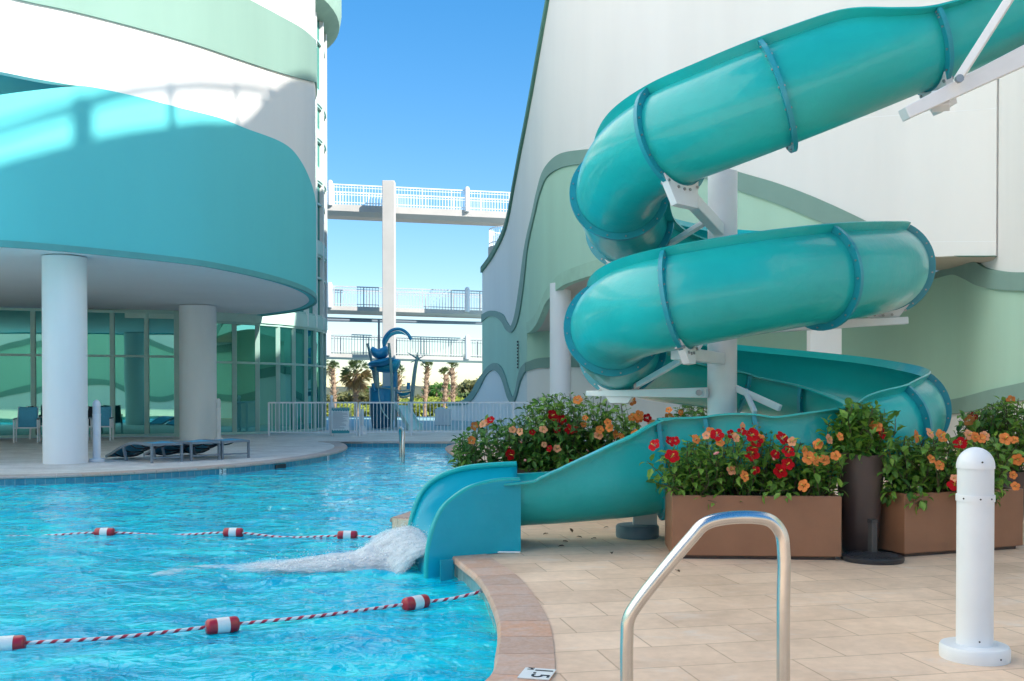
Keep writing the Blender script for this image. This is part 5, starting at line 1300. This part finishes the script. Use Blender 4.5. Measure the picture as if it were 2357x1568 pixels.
# ================================================================== CHAIRS AND LOUNGERS
def make_chair(sl, label):
    t = thing('patio_chair', (0, 0, 0), label, 'chair', 'sling chairs on the covered patio')
    w_ = 0.30
    for sx in (-1, 1):
        MB().bar((sx * w_, -0.28, 0), (sx * w_, -0.27, 0.64), 0.035, 0.045).build('front_leg', WMETAL, t)
        MB().bar((sx * w_, 0.28, 0), (sx * w_, 0.24, 0.66), 0.035, 0.045).build('rear_leg', WMETAL, t)
        MB().bar((sx * w_, -0.30, 0.65), (sx * w_, 0.27, 0.67), 0.05, 0.03).build('armrest', GMETAL, t)
    m = MB(); m.bar((-w_, -0.27, 0.41), (w_, -0.27, 0.41), 0.04, 0.035); m.bar((-w_ + .03, -0.27, 0.41), (-w_ + .03, .22, 0.38), .03, .03); m.bar((w_ - .03, -0.27, 0.41), (w_ - .03, .22, 0.38), .03, .03)
    m.bar((-w_ + .03, .22, .38), (-w_ + .06, .38, .98), .03, .03); m.bar((w_ - .03, .22, .38), (w_ - .06, .38, .98), .03, .03); m.build('seat_frame', WMETAL, t)
    def sheet(name, pts, hw):
        m = MB(); rows = []
        for y_, z_ in cat(pts, 5): rows.append([Vector((x * hw / 3, y_, z_ - 0.02 * (1 - (x / 3) ** 2))) for x in range(-3, 4)])
        m.grid(rows); o = m.build(name, sl, t, smooth=True); s = o.modifiers.new('thickness', 'SOLIDIFY'); s.thickness = 0.008; return o
    sheet('seat', [(-.28, .435), (-.05, .42), (.2, .40)], .265); sheet('backrest', [(.21, .42), (.28, .70), (.36, .97), (.39, 1.0)], .25)
    return t
p = gz(62, 1018); ch = make_chair(SLING, 'blue sling chair facing the pool at the left edge before the glass'); ch.location = p; ch.rotation_euler = (0, 0, R_(20))
dup(ch, gz(232, 1014), R_(14), 'blue sling chair half hidden by the bollard right of the fat column')
dk = make_chair(SLINGD, 'dark sling chair seen from behind just left of the fat column'); dk.location = gz(100, 1010); dk.rotation_euler = (0, 0, R_(95))
dup(dk, gz(188, 1011), R_(-100), 'dark sling chair almost hidden behind the fat column')
def make_lounger(label):
    t = thing('sun_lounger', (0, 0, 0), label, 'sun lounger', 'flat sun loungers on the patio')
    w_, L = 0.31, 2.0        # foot end at x = 0, head end low at x = -L
    spine = [(0.0, .36), (-.35, .365), (-.75, .37), (-1.05, .33), (-1.4, .24), (-1.75, .12), (-2.0, .05)]
    m = MB()
    for s in (-1, 1):
        pp = [Vector(q) for q in cat([(x, s * w_, z) for x, z in spine], 4)]
        for a, b in zip(pp, pp[1:]): m.bar(a, b, 0.035, 0.05)
    m.bar((0, -w_, .36), (0, w_, .36), .05, .045); m.bar((-2.0, -w_, .05), (-2.0, w_, .05), .03, .03); m.build('frame', GMETAL, t)
    for x in (-0.03, -1.1):
        for s in (-1, 1): MB().bar((x, s * w_, 0), (x - (.12 if x < -1 else 0), s * w_, .36 if x > -1 else .30), .04, .05).build('leg', GMETAL, t)
    m = MB(); m.bar((-.03, -w_, .10), (-.03, w_, .10), .03, .03)
    m.build('stretcher', GMETAL, t)
    m = MB(); rows = []
    for x, z in cat(spine, 5): rows.append([Vector((x, y_ * (w_ - .03) / 3, z + .02 - .015 * (1 - (y_ / 3) ** 2))) for y_ in range(-3, 4)])
    m.grid(rows); o = m.build('sling', SLING, t, smooth=True); s = o.modifiers.new('thickness', 'SOLIDIFY'); s.thickness = 0.008
    m = MB()
    for x, z in ((-.5, .33), (-.9, .30), (-1.25, .22), (-1.6, .11)): m.tube([Vector(q) for q in cat([(x, -w_, z + .02), (x - .05, -w_ * .5, z - .05), (x - .05, w_ * .5, z - .05), (x, w_, z + .02)], 5)], .014, 6)
    m.build('cross_brace', SLINGD, t)
    return t
foot_, head_ = gz(387, 1066), gz(238, 1052); ang = math.atan2(foot_.y - head_.y, foot_.x - head_.x)
lo = make_lounger('grey blue sun lounger nearest the white bollard'); lo.location = gz(386, 1065); lo.rotation_euler = (0, 0, ang)
dup(lo, gz(474, 1060), ang, 'middle one of the three low grey blue sun loungers')
dup(lo, gz(544, 1056), ang, 'grey blue sun lounger farthest right, closest to the patio tip')

# ================================================================== PALMS, SCRUB AND HILLS
def palm(px, d, top, crown, nf, seed, label, dry=0.0, upright=0.8):
    r = random.Random(seed); b = at(px, 910, d); zt = at(px, top, d).z; zg = -0.9
    t = thing('palm_tree', (b.x, b.y, zg), label, 'palm tree', 'sabal palms behind the splash pad')
    m = MB(); pts = []; rad = []
    for k in range(26):
        f = k / 25; pts.append(Vector((b.x + 0.10 * math.sin(f * 3 + seed), b.y, zg + (zt - zg) * f))); rad.append((0.145 if f > 0.45 else 0.115) * (1.25 if k % 2 else 0.95) + (0.06 if f < .05 else 0))
    m.tube(pts, rad, 9)
    for k in range(60):     # old leaf boots
        f = r.uniform(.45, 1); a = r.random() * 6.28; c = Vector((b.x + 0.10 * math.sin(f * 3 + seed), b.y, zg + (zt - zg) * f)); d_ = Vector((math.cos(a), math.sin(a), 0)); m.bar(c + d_ * .12, c + d_ * .33 + Vector((0, 0, .18)), .09, .03, wd2=.03)
    m.build('trunk', BARK, t)
    for nm, mt, share in (('crown', PALML, 1 - dry), ('dry_fronds', PALMD, dry)):
        if share <= 0: continue
        m = MB()
        for k in range(int(nf * share)):
            a = r.random() * 6.28; el = r.uniform(-0.5, 1.4) if upright < .7 else r.uniform(0.5, 1.5)
            if nm == 'dry_fronds': el = r.uniform(-1.2, 0.2)
            d_ = Vector((math.cos(a) * math.cos(el), math.sin(a) * math.cos(el), math.sin(el)))
            o = Vector((b.x, b.y, zt)); h = o + d_ * crown * r.uniform(.4, .65); m.tube([o, h], .02, 4)
            sd = d_.orthogonal().normalized(); s2 = d_.cross(sd)
            for j in range(13):     # fan of leaflets
                q = (j - 6) / 6 * 1.35; e = (d_ * math.cos(q) + sd * math.sin(q)); tip = h + e * crown * r.uniform(.4, .6) - Vector((0, 0, .22 * crown * r.random()))
                w2 = s2 * 0.045 * crown; m.add([h, h.lerp(tip, .55) + w2, tip, h.lerp(tip, .55) - w2], [(0, 1, 2, 3)])
        m.build(nm, mt, t, recalc=False)
palm(768, 70, 848, 0.62, 18, 1, 'thin palm with a small upright tuft, nearest the glass tower', 0.0)
palm(820.5, 66, 862, 1.15, 60, 2, 'broad palm with a full tan and green crown left of the play tower', 0.55, 0.5)
palm(917, 72, 862, 0.8, 14, 3, 'ragged palm half hidden behind the play tower', 0.3)
palm(981.5, 70, 846, 0.62, 18, 4, 'palm with a small tuft just right of the crossed-spike spray post', 0.1)
palm(1022.5, 72, 862, 0.62, 18, 5, 'shortest palm with a green tuft, between two taller thin palms', 0.0)
palm(1039.5, 69, 847, 0.62, 18, 6, 'thin palm closest to the white building swoop', 0.1)
palm(742, 74, 850, 1.0, 20, 8, 'palm mostly hidden behind the glass tower edge', 0.4, 0.5)
def scrub(name, kind, mat, x0, x1, d0, d1, topf, n, leaf, seed, label):
    r = random.Random(seed); m = MB()
    for k in range(n):
        px = r.uniform(x0, x1); d = r.uniform(d0, d1); cx = at(px, 910, d).x
        zt = at(px, topf(px), (d0 + d1) / 2).z
        bl = noise.noise(Vector((cx * .35, d * .35, seed))) * 0.35 + noise.noise(Vector((cx * 1.1, d * 1.1, seed))) * 0.18
        hmax = max(0.2, (zt + 0.9) * (0.74 + bl * 0.7)) - 0.9
        z = -0.9 + (hmax + 0.9) * (1 - r.random() ** 2.5)
        p = Vector((cx, d, z)); a = Vector((r.gauss(0, 1), r.gauss(0, 1), r.gauss(0, .7))).normalized(); b = a.orthogonal().normalized(); l = leaf * r.uniform(.5, 1.4)
        m.add([p - a * l, p + b * l * .5, p + a * l, p - b * l * .5], [(0, 1, 2, 3)])
    return tag(m.build(name, mat, recalc=False), label, kind=kind)
scrub('scrub_belt', 'stuff', OLIVE, 640, 1010, 100, 112, npi([640, 740, 800, 860, 900, 960, 1010], [903, 905, 893, 896, 903, 908, 906]), 15000, 0.28, 3, 'olive brown scrub on the dunes beyond the palms')
scrub('scrub_belt', 'stuff', YELG, 640, 1120, 84, 92, npi([640, 850, 900, 960, 1040, 1070, 1120], [926, 924, 917, 909, 908, 916, 925]), 12000, 0.22, 4, 'yellow green low shrubs behind the play tower')
scrub('scrub_belt', 'stuff', leaf_mat('green_scrub_leaf', (0.05, 0.10, 0.03), (0.18, 0.24, 0.08)), 1030, 1180, 93, 99, npi([1030, 1060, 1120, 1180], [903, 898, 890, 880]), 5000, 0.25, 5, 'green shrubs at the foot of the wooded rise')
scrub('wooded_rise', 'stuff', OLIVE, 1000, 1300, 105, 122, npi([1000, 1035, 1070, 1085, 1100, 1130, 1300], [899, 893, 872, 872, 862, 858, 850]), 14000, 0.34, 6, 'olive wooded rise behind the white swoop wall')
def small_tree(px, d, top, w_, seed, label):
    r = random.Random(seed); b = at(px, 910, d); zt = at(px, top, d).z; t = thing('scrub_tree', (b.x, b.y, -.9), label, 'tree', 'scrub trees on the dunes')
    m = MB(); m.tube([Vector((b.x, b.y, -.9)), Vector((b.x + .1, b.y, zt - w_)), Vector((b.x, b.y, zt - .2))], [.16, .10, .04], 7)
    for k in range(6): a = r.random() * 6.28; m.tube([Vector((b.x, b.y, zt - w_ * r.uniform(.6, 1.3))), Vector((b.x + math.cos(a) * w_ * .8, b.y + math.sin(a) * w_ * .8, zt - w_ * r.uniform(.1, .7)))], [.05, .02], 5)
    m.build('trunk', BARK, t); m = MB(); cl = [(Vector((b.x + r.uniform(-1, 1) * w_, b.y + r.uniform(-1, 1) * w_, zt - r.random() * w_ * 1.3)), r.uniform(.25, .5) * w_) for _ in range(11)]
    for k in range(900):
        c, q = r.choice(cl); p = c + Vector((r.gauss(0, q * .6), r.gauss(0, q * .6), r.gauss(0, q * .45))); a = Vector((r.gauss(0, 1), r.gauss(0, 1), r.gauss(0, .6))).normalized(); e = a.orthogonal().normalized(); l = r.uniform(.08, .2); m.add([p - a * l, p + e * l * .5, p + a * l, p - e * l * .5], [(0, 1, 2, 3)])
    m.build('crown', LEAFD if seed % 2 else OLIVE, t, recalc=False)
small_tree(1003, 98, 886, 1.0, 21, 'dark open-crowned tree between the spray post and the short palm')
small_tree(893, 99, 882, 0.9, 22, 'thin tree showing between the play tower poles')
small_tree(860, 104, 893, 0.8, 23, 'rounded dune tree left of the play tower')
small_tree(995, 100, 897, 0.7, 25, 'low dune tree beside the dark open-crowned one')
# far tree line and low hills
m = MB(); rows = []
for k in range(161):
    x = -260 + 520 * k / 160; h = 7.5 + 3.0 * noise.noise(Vector((x * .03, 0, 1))) + 1.8 * noise.noise(Vector((x * .11, 0, 2)))
    rows.append([Vector((x, 640, -1)), Vector((x, 650, h * .7)), Vector((x, 665, h)), Vector((x, 720, h * .8)), Vector((x, 760, -1))])
m.grid(rows); tag(m.build('hills', pm('distant_scrub', (0.10, 0.115, 0.075), 0.95, 0.35, 0.08), smooth=True), 'low far tree line on the horizon', kind='structure')
